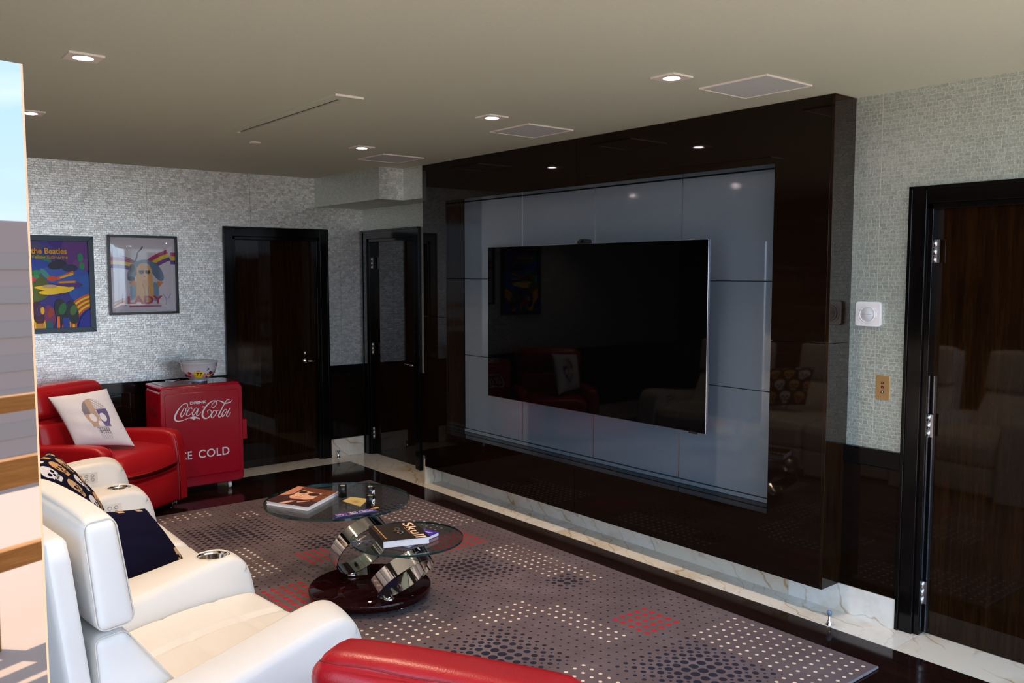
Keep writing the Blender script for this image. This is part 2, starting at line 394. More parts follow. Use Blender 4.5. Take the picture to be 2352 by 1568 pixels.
class Art:
    """flat print: coloured shapes in (u,v) metres stacked in thin layers along a normal"""
    def __init__(s, org, U, V, N, dz=.00025): s.o = Vector(org); s.U = Vector(U); s.V = Vector(V); s.N = Vector(N); s.k = 0; s.dz = dz; s.mb = MB(); s.clip = None
    def P(s, u, v): return s.o+s.U*u+s.V*v+s.N*(s.k*s.dz)
    def poly(s, pts, m):
        if s.clip: pts = clip_rect(pts, s.clip)
        if len(pts) >= 3: s.k += 1; s.mb.add([s.P(*p) for p in pts], [list(range(len(pts)))], m)
        return s
    def rect(s, u0, u1, v0, v1, m): return s.poly([(u0, v0), (u1, v0), (u1, v1), (u0, v1)], m)
    def ell(s, cu, cv, ru, rv, m, n=28, rot=0, a0=0, a1=2*PI):
        c, sn = math.cos(rot), math.sin(rot); pts = []
        for i in range(n+(0 if a1-a0 > 6.28 else 1)):
            a = a0+(a1-a0)*i/n; x, y = ru*math.cos(a), rv*math.sin(a); pts.append((cu+x*c-y*sn, cv+x*sn+y*c))
        return s.poly(pts, m)
    def arc(s, cu, cv, r0, r1, a0, a1, m, n=20):
        s.k += 1
        for i in range(n):
            a, b = a0+(a1-a0)*i/n, a0+(a1-a0)*(i+1)/n
            q = [(cu+r0*math.cos(a), cv+r0*math.sin(a)), (cu+r1*math.cos(a), cv+r1*math.sin(a)), (cu+r1*math.cos(b), cv+r1*math.sin(b)), (cu+r0*math.cos(b), cv+r0*math.sin(b))]
            if s.clip: q = clip_rect(q, s.clip)
            if len(q) >= 3: s.mb.add([s.P(*p) for p in q], [list(range(len(q)))], m)
        return s
    def stroke(s, P, W, m):
        s.k += 1; vs, fs = stroke_strip(P, W); s.mb.add([s.P(*p) for p in vs], fs, m); return s
    def text(s, txt, u, v, w, h, m, rot=0, **k):
        s.k += 1; vs, fs = fit_text(txt, w, h, **k); c, sn = math.cos(rot), math.sin(rot)
        s.mb.add([s.P(u+x*c-y*sn, v+x*sn+y*c) for x, y, z in vs], fs, m); return s
def clip_rect(pts, r):
    u0, u1, v0, v1 = r
    for ax, lim, sg in ((0, u0, 1), (0, u1, -1), (1, v0, 1), (1, v1, -1)):
        out = []
        for i in range(len(pts)):
            a, b = pts[i], pts[(i+1) % len(pts)]; da, db = sg*(a[ax]-lim), sg*(b[ax]-lim)
            if da >= 0: out.append(a)
            if (da >= 0) != (db >= 0):
                t = da/(da-db); out.append((a[0]+(b[0]-a[0])*t, a[1]+(b[1]-a[1])*t))
        pts = out
        if not pts: return []
    return pts
_cc = {}
def ink(r, g, b):
    k = (r, g, b)
    if k not in _cc: _cc[k] = plain('print_%d_%d_%d' % k, srgb(r, g, b), .45)
    return _cc[k]
SCRIPT_STROKES = [([(-0.137, 0.019), (-0.128, 0.027), (-0.128, 0.047), (-0.144, 0.054), (-0.172, 0.042), (-0.204, 0.005), (-0.227, -0.036), (-0.231, -0.064), (-0.213, -0.083), (-0.172, -0.082), (-0.128, -0.069), (-0.084, -0.065), (-0.054, -0.074), (-0.029, -0.087)], [0.0017, 0.0021, 0.0031, 0.0028, 0.0031, 0.0059, 0.008, 0.0077, 0.0056, 0.0031, 0.0024, 0.0049, 0.0056, 0.001]), ([(-0.143, 0.009), (-0.155, 0.018), (-0.175, -0.012), (-0.186, -0.036), (-0.179, -0.052), (-0.16, -0.036), (-0.143, -0.007), (-0.144, 0.009), (-0.131, 0.012), (-0.118, 0.02)], [0.0024, 0.0028, 0.0045, 0.0049, 0.0035, 0.0028, 0.0038, 0.0031, 0.0017, 0.0014]), ([(-0.094, 0.004), (-0.098, 0.015), (-0.115, 0.009), (-0.133, -0.02), (-0.138, -0.039), (-0.128, -0.048), (-0.11, -0.039), (-0.095, -0.023)], [0.0035, 0.0031, 0.0028, 0.0049, 0.0045, 0.0031, 0.0021, 0.0014]), ([(-0.048, 0.0), (-0.062, 0.01), (-0.08, -0.009), (-0.091, -0.035), (-0.086, -0.049), (-0.067, -0.033), (-0.05, -0.005)], [0.0021, 0.0028, 0.0045, 0.0052, 0.0038, 0.0028, 0.0021]), ([(-0.036, 0.009), (-0.05, -0.02), (-0.057, -0.042), (-0.05, -0.053), (-0.033, -0.043), (-0.018, -0.026)], [0.0028, 0.0049, 0.0052, 0.0035, 0.0021, 0.001]), ([(-0.007, 0.014), (0.01, 0.012)], [0.0042, 0.0042]), ([(0.036, -0.044), (0.033, -0.025), (0.047, -0.016), (0.064, -0.03), (0.061, -0.054), (0.036, -0.08), (0.008, -0.083), (-0.01, -0.06), (-0.003, -0.023), (0.027, 0.021), (0.064, 0.049), (0.093, 0.056), (0.109, 0.042), (0.103, 0.018), (0.083, -0.001), (0.068, 0.003), (0.071, 0.023), (0.092, 0.045), (0.121, 0.053), (0.15, 0.043), (0.18, 0.026), (0.211, 0.028), (0.231, 0.037), (0.245, 0.051)], [0.0021, 0.0031, 0.0028, 0.0028, 0.0035, 0.0045, 0.0066, 0.0077, 0.007, 0.0059, 0.0038, 0.0028, 0.0028, 0.0028, 0.0028, 0.0024, 0.0021, 0.0024, 0.0031, 0.0049, 0.0049, 0.0049, 0.0031, 0.0007]), ([(0.102, -0.034), (0.087, -0.026), (0.069, -0.047), (0.061, -0.071), (0.07, -0.086), (0.09, -0.071), (0.107, -0.044), (0.102, -0.032), (0.116, -0.031), (0.126, -0.024)], [0.0024, 0.0031, 0.0049, 0.0052, 0.0038, 0.0031, 0.0038, 0.0028, 0.0017, 0.0014]), ([(0.218, 0.05), (0.203, 0.055), (0.185, 0.038), (0.158, -0.005), (0.132, -0.052), (0.122, -0.074), (0.131, -0.086), (0.147, -0.077), (0.156, -0.066)], [0.0024, 0.0028, 0.0035, 0.0049, 0.0056, 0.0052, 0.0035, 0.0021, 0.001]), ([(0.193, -0.034), (0.179, -0.025), (0.161, -0.045), (0.151, -0.07), (0.157, -0.084), (0.175, -0.067), (0.193, -0.038)], [0.0021, 0.0028, 0.0045, 0.0052, 0.0038, 0.0028, 0.0021]), ([(0.221, -0.017), (0.2, -0.052), (0.19, -0.075), (0.196, -0.088), (0.21, -0.079), (0.222, -0.054)], [0.0028, 0.0049, 0.0052, 0.0035, 0.0021, 0.001])]
# ================================================================ room shell
WT = .15
m = MB(); m.box(XL-.1, R+.1, YF-.1, D+.1, -.12, -.012, M_GAP); floor = struct(m.build('floor'))
# floor boards run along y
random.seed(3)
_bw = .125; _x = 3.968
while _x > XL:
    xa = max(_x-_bw, XL); yy = YF - random.random()*1.6 - .01
    while yy < D-.27:
        y2 = yy+2.2+random.random()*.6; a, b_ = max(yy, YF), min(y2, D-.272)
        if b_-a > .02:
            dz = random.random()*.0005
            boxobj('floor_board', xa+.0007, _x-.0007, a+.0007, b_-.0007, -.012, -.001+dz, M_FLOORW, floor)
        yy = y2
    _x -= _bw
# marble border slabs along the two walls
yy = YF
for i, L in enumerate((1.0, 1.22, 1.22, 1.22, 1.22, 1.22, 1.22)):
    b_ = min(yy+L, D-.27)
    if b_ > yy+.05: boxobj('marble_slab', 3.97, R+.05, yy+.0008, b_-.0008, -.012, .0, M_MARBLE if i % 2 else M_MARBLE2, floor)
    yy += L
xx = XL
for i in range(6):
    b_ = min(xx+1.0, R+.05) if i < 5 else R+.05
    boxobj('marble_slab', xx+.0008, b_-.0008, D-.27, D+.13, -.012, .0, M_MARBLE2 if i % 2 else M_MARBLE, floor)
    xx += 1.0
m = MB(); m.box(XL-.1, R+.15, YF-.1, D+.15, HC, HC+.15, M_CEIL); ceiling = struct(m.build('ceiling'))

# back wall with a door hole (2.96..3.82)
X1L, X1R, ZD = 2.885, 3.905, 2.221
m = MB()
m.box(XL-.1, X1L+.09, D, D+WT, 0, HC, M_WPB).box(X1R-.09, R+.1, D, D+WT, 0, HC, M_WPB).box(X1L+.09, X1R-.09, D, D+WT, ZD-.09, HC, M_WPB)
m.box(X1L, X1R, D+WT, D+WT+.02, 0, HC, M_GAP)
wall_back = struct(m.build('wall_back'))
# right wall: alcove part at R, near part at R2; door holes
m = MB()
m.box(R, R+WT, YML-.02, 6.61, 0, HC, M_WPR)
m.box(R, R+WT, 7.514+.0, D+.1, 0, HC, M_WPR).box(R, R+WT, 6.61, 7.514, 2.13, HC, M_WPR)
m.box(R+WT-.02, R+WT, 6.4, 7.6, 0, 2.3, M_GAP)
m.box(R2, R2+.2, 1.995, YML-.02, 0, HC, M_WPR)
m.box(R2, R2+.2, YF-.1, .98, 0, HC, M_WPR).box(R2, R2+.2, .98, 1.995, 2.135, HC, M_WPR)
m.box(R2+.18, R2+.2, .9, 2.1, 0, 2.3, M_GAP)
wall_right = struct(m.build('wall_right'))
m = MB(); m.box(XL-WT, XL, 2.10, D+.1, 0, HC, M_VENEER).box(XL-WT, XL, YF-.1, 2.10, 2.62, HC, M_VENEER)
wall_left = struct(m.build('wall_left'))
m = MB(); m.box(XL-WT, R2+.2, YF-.1, YF, 2.62, HC, M_PLASTW)
wall_front = struct(m.build('wall_front'))
# window frames of the open glass fronts (outside the view, seen in reflections)
m = MB()
for x in (XL, .55, 2.35, R2-.06): m.box(x, x+.06, YF-.09, YF-.02, 0, 2.62, M_ALU)
struct(m.build('window_1'))
# bulkhead in the alcove corner
XB = 3.790; YB = 6.4395; ZB = 2.430
m = MB(); m.prism([(XB, D), (XB, YB), (RM-.0, YB), (RM+.0, YML+.01), (R, YML+.01), (R, D)], ZB, HC, M_WPR)
for i, f in enumerate(m.f): pass
tr = m.build('trim_1'); struct(tr)
tr.data.materials.append(M_WPB)
for p in tr.data.polygons:
    if abs(p.normal.y) > .7: p.material_index = 1

# ---- door casings and leaves
def door(n, axis, a0, a1, wallc, top, hinges, handle, leafmat=M_VENEER, strip=None, full=True):
    """axis 'y': wall faces -y at y=wallc, a = x range; axis 'x': wall faces -x at x=wallc, a = y range"""
    def B(mb, a, b, d0, d1, z0, z1, mat):
        if axis == 'y': mb.box(a, b, wallc+d0, wallc+d1, z0, z1, mat)
        else: mb.box(wallc+d0, wallc+d1, a, b, z0, z1, mat)
        return mb
    root = MB(); lo, hi = min(a0, a1), max(a0, a1); cw = .085; st = .028
    B(root, lo+cw+st-.004, hi-cw-st+.004, .045, .085, .002, top-cw-st+.004, leafmat)
    d = struct(root.build('door_%d' % n, bevel=.002))
    mb = MB()
    B(mb, lo, lo+cw, -.028, .0, 0, top, M_CASING); B(mb, hi-cw, hi, -.028, .0, 0, top, M_CASING); B(mb, lo+cw, hi-cw, -.028, .0, top-cw, top, M_CASING)
    B(mb, lo, lo+.018, -.036, -.028, 0, top, M_CASING); B(mb, hi-.018, hi, -.036, -.028, 0, top, M_CASING); B(mb, lo, hi, -.036, -.028, top-.018, top, M_CASING)
    mb.build('door_casing', d, .003)
    mb = MB()
    B(mb, lo+cw, lo+cw+st, -.012, .12, 0, top-cw, M_CASING); B(mb, hi-cw-st, hi-cw, -.012, .12, 0, top-cw, M_CASING); B(mb, lo+cw, hi-cw, -.012, .12, top-cw-st, top-cw, M_CASING)
    mb.build('door_jamb', d, .003)
    for z in hinges[1]:
        mb = MB(); a = hinges[0]
        c = (a, wallc+.012, 0) if axis == 'y' else (wallc+.012, a, 0)
        for k in range(3): mb.lathe([(.0075, z-.057+k*.039), (.0075, z-.057+k*.039+.036)], (c[0]+(-.0) , c[1], 0), M_STEEL, 14)
        B(mb, a-.022, a+.022, .014, .018, z-.056, z+.056, M_STEEL)
        mb.build('hinge', d)
    if handle:
        a, z, sg = handle; mb = MB()
        def Q(aa, dd, zz): return (aa, wallc+dd, zz) if axis == 'y' else (wallc+dd, aa, zz)
        if axis == 'y': mb.lathe([(.024, .036), (.026, .040), (.026, .045)], (a, wallc, z), M_CHROME, 24, 'y')
        else: mb.lathe([(.024, .036), (.026, .040), (.026, .045)], (wallc, a, z), M_CHROME, 24, 'x')
        mb.tube([Q(a, .045, z), Q(a, .0, z), Q(a+sg*.012, -.012, z), Q(a+sg*.05, -.014, z), Q(a+sg*.12, -.012, z)], [.009, .009, .009, .008, .007], M_CHROME, 10)
        if axis == 'y': mb.lathe([(.016, .040), (.016, .045)], (a, wallc, z+.075), M_CHROME, 16, 'y')
        else: mb.lathe([(.016, .040), (.016, .045)], (wallc, a, z+.075), M_CHROME, 16, 'x')
        mb.build('door_handle', d)
    if strip:
        mb = MB(); B(mb, strip, strip+.006, .034, .044, .01, 1.30, M_ALU); mb.build('edge_glint_strip', d)  # metal strip added to imitate the bright line of light at the leaf edge
    return d
door(1, 'y', X1L, X1R, D, ZD, (X1L+.12, ()), (3.685, .965, 1))
door(2, 'x', 6.585, 7.612, R, 2.221, (7.497, (.219, 1.061, 1.903)), (6.740, .955, 1))
door(3, 'x', .90, 2.086, R2, 2.223, (1.972, (.215, 1.056, 1.909)), None, strip=1.958)

# ---- wainscot and marble baseboards
def wainscot(name, axis, a0, a1, wallc, zb=.155, ztop=.905, panels=1):
    mb = MB()
    def B(mb, a, b, d0, d1, z0, z1, mat):
        if axis == 'y': mb.box(a, b, wallc+d0, wallc+d1, z0, z1, mat)
        else: mb.box(wallc+d0, wallc+d1, a, b, z0, z1, mat)
        return mb
    B(mb, a0, a1, -.030, 0, ztop-.088, ztop, M_CASING)
    o = struct(mb.build(name, bevel=.002))
    w = (a1-a0)/panels
    for i in range(panels):
        B(MB(), a0+i*w+.002, a0+(i+1)*w-.002, -.022, 0, zb, ztop-.090, M_VENEERH).build('wood_panel', o, .0015)
    return o
wainscot('trim_2', 'y', X1R, R, D, .180)
wainscot('trim_3', 'y', XL, X1L, D, .170, .895, 5)
wainscot('trim_4', 'x', 2.086, YMR, R2, .150)
wainscot('trim_6', 'x', YML+.03, 6.585, R, .150)
def baseboard(name, axis, pieces, wallc, h, th=.018):
    o = None
    for i, (a, b) in enumerate(pieces):
        mb = MB()
        if axis == 'y': mb.box(a+.0006, b-.0006, wallc-th, wallc, 0, h, M_MARBLE2 if i % 2 else M_MARBLE)
        else: mb.box(wallc-th, wallc, a+.0006, b-.0006, 0, h, M_MARBLE2 if i % 2 == 0 else M_MARBLE)
        if o is None: o = struct(mb.build(name, bevel=.001))
        else: mb.build('marble_slab', o, .001)
baseboard('baseboard_back', 'y', [(X1R, R)], D, .175)
baseboard('baseboard_left', 'y', [(XL, .2), (.2, 1.6), (1.6, X1L)], D, .165)
baseboard('baseboard_right', 'x', [(2.086, 2.70), (2.70, 3.68), (3.68, 4.95), (4.95, YML-.01)], R2-.012, .152)
_ret = boxobj('trim_5', RM+.004, R2+.01, YML+.003, YML+.020, 0, .215, M_MARBLE, None, .001); struct(_ret)

# ================================================================ media wall
mw = thing('media_wall', 'large gloss dark veneer media wall with a pale glass panelled recess behind the television', 'wall unit', (RM, (YML+YMR)/2, 0))
YC = (YML+YMR)/2; RY0, RY1, RZ0, RZ1 = 2.735, 5.800, .487, 2.385; ZS = 1.443; g = .0012; ZM = .156; TT = .02
def Lpanel(poly): return MB().prism(poly, RM, RM+TT, M_VENEERH, 0).build('veneer_panel', mw, .0012)
Lpanel([(YC+g, HC-.002), (YC+g, RZ1), (RY1, RZ1), (RY1, ZS+g), (YML, ZS+g), (YML, HC-.002)])
Lpanel([(YC-g, HC-.002), (YMR, HC-.002), (YMR, ZS+g), (RY0, ZS+g), (RY0, RZ1), (YC-g, RZ1)])
Lpanel([(YC+g, ZM), (YML, ZM), (YML, ZS-g), (RY1, ZS-g), (RY1, RZ0), (YC+g, RZ0)])
Lpanel([(YC-g, ZM), (YC-g, RZ0), (RY0, RZ0), (RY0, ZS-g), (YMR, ZS-g), (YMR, ZM)])
for z0, z1 in ((ZM, ZS-g), (ZS+g, HC-.002)):
    MB().box(RM+.0005, R2-.0005, YMR-.018, YMR-.001, z0, z1, M_VENEER).build('side_panel', mw, .001)
    MB().box(RM+TT, R2+.07, YML-.02, YML, z0, z1, M_VENEER).build('side_panel', mw, .001)
MB().box(RM+TT, R2-.002, YMR, YML-.02, ZM+.002, ZM+.02, M_VENEERH).build('bottom_panel', mw)
# reveals
MB().box(RM+TT, RP+.003, RY1, RY1+.015, RZ0-.01, RZ1+.01, M_VENEER).build('recess_side', mw)
MB().box(RM+TT, RP+.003, RY0-.015, RY0, RZ0-.01, RZ1+.01, M_VENEER).build('recess_side', mw)
MB().box(RM+TT, RP+.003, RY0, RY1, RZ1, RZ1+.012, M_VENEERH).build('recess_top', mw)
MB().box(RM+TT, RP+.003, RY0, RY1, RZ0-.012, RZ0, M_VENEERH).build('recess_ledge', mw)
MB().box(RP+.002, R2-.001, RY0-.01, RY1+.01, RZ0-.01, RZ1+.01, M_GAP).build('backing_board', mw)
ys = [RY0+.002, 3.510, 4.275, 5.050, RY1-.002]; zs = [.515, 1.130, 1.758, RZ1-.002]; gp = .0035
for i in range(4):
    for j in range(3):
        MB().box(RP-.008, RP+.002, ys[i]+gp, ys[i+1]-gp, zs[j]+gp*.7, zs[j+1]-gp*.7, M_BGLASS).build('glass_panel', mw, .0008, 1)
for i in (1, 2, 3): MB().box(RP-.0095, RP+.002, ys[i]-.0033, ys[i]+.0033, .512, RZ1-.002, M_ALU).build('metal_joint_strip', mw)
MB().box(RP-.014, RP+.002, RY0+.002, RY1-.002, RZ0+.001, .511, M_BGLASS).build('bottom_rail', mw, .0015)

# television
TY0, TY1, TZ0, TZ1, TX = 3.088, 5.118, .886, 1.996, 3.930
tv = thing('television', 'large flat black television mounted on the panelled recess', 'television', (TX, (TY0+TY1)/2, TZ0))
MB().box(TX+.003, TX+.022, TY0, TY1, TZ0, TZ1, M_ALU).build('bezel', tv, .002)
MB().box(TX, TX+.004, TY0+.003, TY1-.003, TZ0+.003, TZ1-.003, M_SCREEN).build('screen', tv)
MB().box(TX+.022, TX+.055, TY0+.18, TY1-.18, TZ0+.05, TZ1-.22, M_BLACK).build('rear_housing', tv, .01)
MB().box(TX+.055, RP-.0098, 3.75, 4.45, 1.25, 1.65, M_BLACK).build('wall_bracket', tv, .004)
MB().box(TX+.001, TX+.012, 3.15, 3.21, TZ0-.008, TZ0, M_BLACK).build('sensor_foot', tv, .002)
wc = thing('webcam', 'small black webcam clipped on top of the television', 'webcam', (TX+.01, 4.10, TZ1))
MB().prism([(4.045, TZ1+.001), (4.05, TZ1+.024), (4.075, TZ1+.030), (4.12, TZ1+.030), (4.145, TZ1+.018), (4.15, TZ1+.001)], TX-.01, TX+.03, M_BLACK, 0).build('body', wc, .004)
MB().lathe([(.009, TX-.013), (.009, TX-.0102)], (0, 4.10, TZ1+.016), M_SCREEN, 16, 'x').build('lens', wc)

# ================================================================ ceiling fittings
def downlight(x, y, label, spot=True, group='square recessed downlights'):
    t = thing('recessed_downlight', label, 'ceiling light', (x, y, HC), group)
    mb = MB(); a, h = .068, .040; zt = HC-.009
    pts = [(-a, -a), (a, -a), (a, a), (-a, a)]; n = 24
    # square plate with a round hole: ring of quads from circle to square
    vs = []; fs = []
    for i in range(n):
        an = 2*PI*i/n; c_, s_ = math.cos(an), math.sin(an); k = a/max(abs(c_), abs(s_))
        vs += [(x+h*c_, y+h*s_, zt), (x+k*c_, y+k*s_, zt), (x+k*c_, y+k*s_, HC-.0005), (x+h*.85*c_, y+h*.85*s_, HC-.0015)]
    for i in range(n):
        j = (i+1) % n
        fs += [(4*i, 4*i+1, 4*j+1, 4*j), (4*i+1, 4*i+2, 4*j+2, 4*j+1), (4*i, 4*j, 4*j+3, 4*i+3)]
    mb.add(vs, fs, M_METALW); mb.build('square_trim', t)
    MB().lathe([(.034, HC-.0045), (.034, HC-.002)], (x, y, 0), M_LAMP, 24).build('lamp_disc', t)
    d = bpy.data.lights.new('downlight_beam', 'SPOT'); d.energy = LAMP_W; d.color = (1, .72, .48); d.spot_size = math.radians(105); d.spot_blend = .8; d.shadow_soft_size = .035
    o = bpy.data.objects.new('downlight_beam', d); COL.objects.link(o); o.location = (x, y, HC-.02); o.parent = t; o.matrix_parent_inverse = parent_inv(t)
    return t
LAMP_W = 42
downlight(.932, 3.957, 'square downlight at the upper left, nearest over the white sofa')
downlight(1.008, 5.494, 'square downlight partly hidden by the bright glass door edge at the left')
downlight(3.116, 2.672, 'square downlight beside the nearest and largest ceiling speaker')
downlight(3.100, 3.994, 'square downlight beside the middle ceiling speaker')
downlight(3.118, 5.532, 'square downlight beside the farthest ceiling speaker')
downlight(.93, 2.62, 'square downlight over the near end of the room'); downlight(.985, 6.93, 'added unseen square downlight brightening the back wall, hidden behind the glass door edge')  # the second one is added out of sight to brighten the back wall
def speaker(y0, y1, label):
    t = thing('ceiling_speaker', label, 'speaker', (3.585, (y0+y1)/2, HC), 'square flush ceiling speakers'); x0, x1 = 3.400, 3.768
    mb = MB(); w = .008
    for a in ((x0, x1, y0, y0+w), (x0, x1, y1-w, y1), (x0, x0+w, y0+w, y1-w), (x1-w, x1, y0+w, y1-w)): mb.box(*a, HC-.009, HC-.0003, M_METALW)
    mb.build('frame', t, .001)
    MB().box(x0+w, x1-w, y0+w, y1-w, HC-.006, HC-.0004, M_GRILLE).build('grille', t)
speaker(2.360, 2.745, 'square ceiling speaker nearest the camera, the largest of the three')
speaker(4.022, 4.405, 'square ceiling speaker above the middle of the media wall')
speaker(5.712, 6.100, 'square ceiling speaker at the far end near the alcove bulkhead')
t = thing('slot_diffuser', 'long narrow linear air diffuser flush in the ceiling', 'air vent', (2.17, 4.7, HC))
MB().box(2.095, 2.150, 3.975, 5.49, HC-.010, HC-.0003, M_CEIL).box(2.178, 2.255, 3.975, 5.49, HC-.010, HC-.0003, M_CEIL).box(2.150, 2.178, 3.975, 4.06, HC-.010, HC-.0003, M_CEIL).box(2.150, 2.178, 5.41, 5.49, HC-.010, HC-.0003, M_CEIL).build('plate', t)
MB().box(2.095, 2.255, 3.971, 3.975, HC-.011, HC-.0003, M_METALW).build('end_lip', t)
MB().box(2.150, 2.178, 4.06, 5.41, HC-.002, HC-.0005, plain('brown_slot', (.05, .03, .025), .8)).build('slot', t)
MB().box(2.150, 2.178, 5.40, 5.412, HC-.010, HC-.002, M_METALW).build('end_clip', t)
o = MB().lathe([(.040, HC-.0003), (.040, HC-.008), (.030, HC-.011)], (2.428, 5.772, 0), M_METALW, 28).build('smoke_detector')
tag(o, 'small round white cover disc on the ceiling past the air diffuser', 'detector')

# wall devices on the right wall
t = thing('wall_thermostat', 'white rounded square wall device with round dial beside the media wall', 'thermostat', (R2, 2.287, 1.595))
def rrect(cy, cz, hy, hz, r, n=6):
    P = []
    for sy, sz, a0 in ((1, 1, 0), (-1, 1, PI/2), (-1, -1, PI), (1, -1, 3*PI/2)):
        for i in range(n+1):
            a = a0+PI/2*i/n; P.append((cy+sy*(hy-r)+r*math.cos(a), cz+sz*(hz-r)+r*math.sin(a)))
    return P
MB().prism(rrect(2.287, 1.595, .069, .064, .016), R2-.020, R2-.0005, M_WPL, 0).build('housing', t, .004, 3)
MB().lathe([(.053, R2-.0212), (.0525, R2-.0225), (.050, R2-.0212)], (0, 2.290, 1.594), M_WPL, 40, 'x', caps=False).build('outer_ring', t)
MB().lathe([(.044, R2-.019), (.043, R2-.026), (.039, R2-.028), (.038, R2-.024), (.0, R2-.024)], (0, 2.287, 1.594), M_WPL, 40, 'x').build('dial_ring', t)
MB().lathe([(.037, R2-.0238), (.037, R2-.0246), (0, R2-.0246)], (0, 2.287, 1.594), M_WPL2, 40, 'x').build('dial_face', t)
_d = MB()
for k in range(9): _d.box(R2-.0250, R2-.0246, 2.312-k*.0058, 2.3155-k*.0058, 1.592, 1.5955, ink(120, 130, 150))
_d.build('dial_marks', t)
t = thing('light_switch', 'brass switch plate with three small buttons below the white device', 'switch', (R2, 2.2, 1.22))
MB().box(R2-.006, R2-.0004, 2.166, 2.237, 1.160, 1.284, M_BRASS).build('plate', t, .001)
for k, z in enumerate((1.247, 1.224, 1.200)):
    b_ = MB().box(R2-.0095, R2-.006, 2.195, 2.209, z-.005, z+.006, M_BLACK).build('button', t, .0005)
    MB().box(R2-.0100, R2-.0095, 2.198, 2.204, z-.002, z+.003, M_WPL if k == 2 else ink(225, 60, 90)).build('indicator', b_)
def doorstop(x, y, label):
    t = thing('door_stop', label, 'door stop', (x, y, 0), 'chrome floor door stops')
    MB().lathe([(.020, 0), (.019, .005), (.011, .016), (.0075, .03), (.007, .052)], (x, y, 0), M_CHROME, 24).build('stem', t)
    MB().lathe([(.001, .050), (.010, .053), (.0145, .064), (.012, .074), (.004, .079), (0, .0795)], (x, y, 0), plain('blue_grey_rubber', (.16, .24, .32), .3), 24).build('cap', t)
doorstop(3.990, 2.322, 'chrome floor door stop near the right hand door'); doorstop(3.955, 7.560, 'chrome floor door stop by the far corner door')

# ================================================================ open glass door leaf at the left and what it mirrors
E0 = Vector((.170, .95, 0)); az = math.radians(12); ud = Vector((-math.cos(az), -math.sin(az), 0)); nd_ = Vector((math.sin(az), -math.cos(az), 0))
gl = thing('glass_door_leaf', 'bright mirror-like glass door leaf standing open at the left edge', 'glass door', tuple(E0))
def slab(a0, a1, d0, d1, z0, z1, mat):
    P = [E0+ud*a+nd_*d for a, d in ((a0, d0), (a1, d0), (a1, d1), (a0, d1))]
    return MB().prism([(p.x, p.y) for p in P], z0, z1, mat)
slab(.002, .92, -.010, 0, .02, 2.005, M_SOLAR).build('glass_pane', gl)
slab(0, .002, -.010, 0, .02, 2.005, M_GRIM).build('polished_edge', gl)
slab(0.0, .92, -.016, .006, .0, .02, M_ALU).build('bottom_rail', gl)
slab(.92, .96, -.02, .01, .0, 2.03, M_ALU).build('hinge_post', gl)
MB().box(-9, 9, -5.2, YF-.1, -.14, -.02, M_TERR).box(-9, XL-WT, YF-.1, 6, -.14, -.02, M_TERR).build('terrace_paving')
struct(bpy.data.objects['terrace_paving'])
rl = thing('terrace_railing', 'orange teak terrace railing mirrored in the glass door leaf', 'railing', (0, -2.3, -.02))
for z0, z1 in ((1.13, 1.21), (.76, .90), (.36, .46)): MB().box(-6, 7, -2.36, -2.30, z0, z1, M_TEAK).build('rail', rl, .005)
for k in range(13): MB().box(-6.20+k*1.03, -6.11+k*1.03, -2.37, -2.29, -.02, 1.17, M_TEAK).build('post', rl, .005)
def tower(x, y, w, d, h, mat, label):
    b_ = thing('apartment_tower', label, 'building', (x, y, -60), 'far towers')
    MB().box(x-w/2, x+w/2, y-d/2, y+d/2, -60, h, mat).build('facade', b_)
    mb = MB()
    for k in range(int((h+60)/3.4)): mb.box(x-w/2-.1, x+w/2+.1, y-d/2-.1, y+d/2+.1, -59+k*3.4, -57.4+k*3.4, M_BAND)
    tag(mb.build('window_bands', b_), kind='stuff')
tower(60, -92, 22, 20, 7, M_BLD, 'pink tower mirrored in the glass door leaf'); tower(95, -88, 26, 20, -4, M_BLD2, 'low cream tower beside the pink tower'); tower(30, -110, 24, 20, -8, M_BLD2, 'low cream tower left of the pink tower')
tower(-30, -90, 26, 20, 4, M_BLD, 'distant pink tower beyond the terrace railing'); tower(-95, 30, 20, 26, 2, M_BLD2, 'distant cream tower beyond the side terrace')
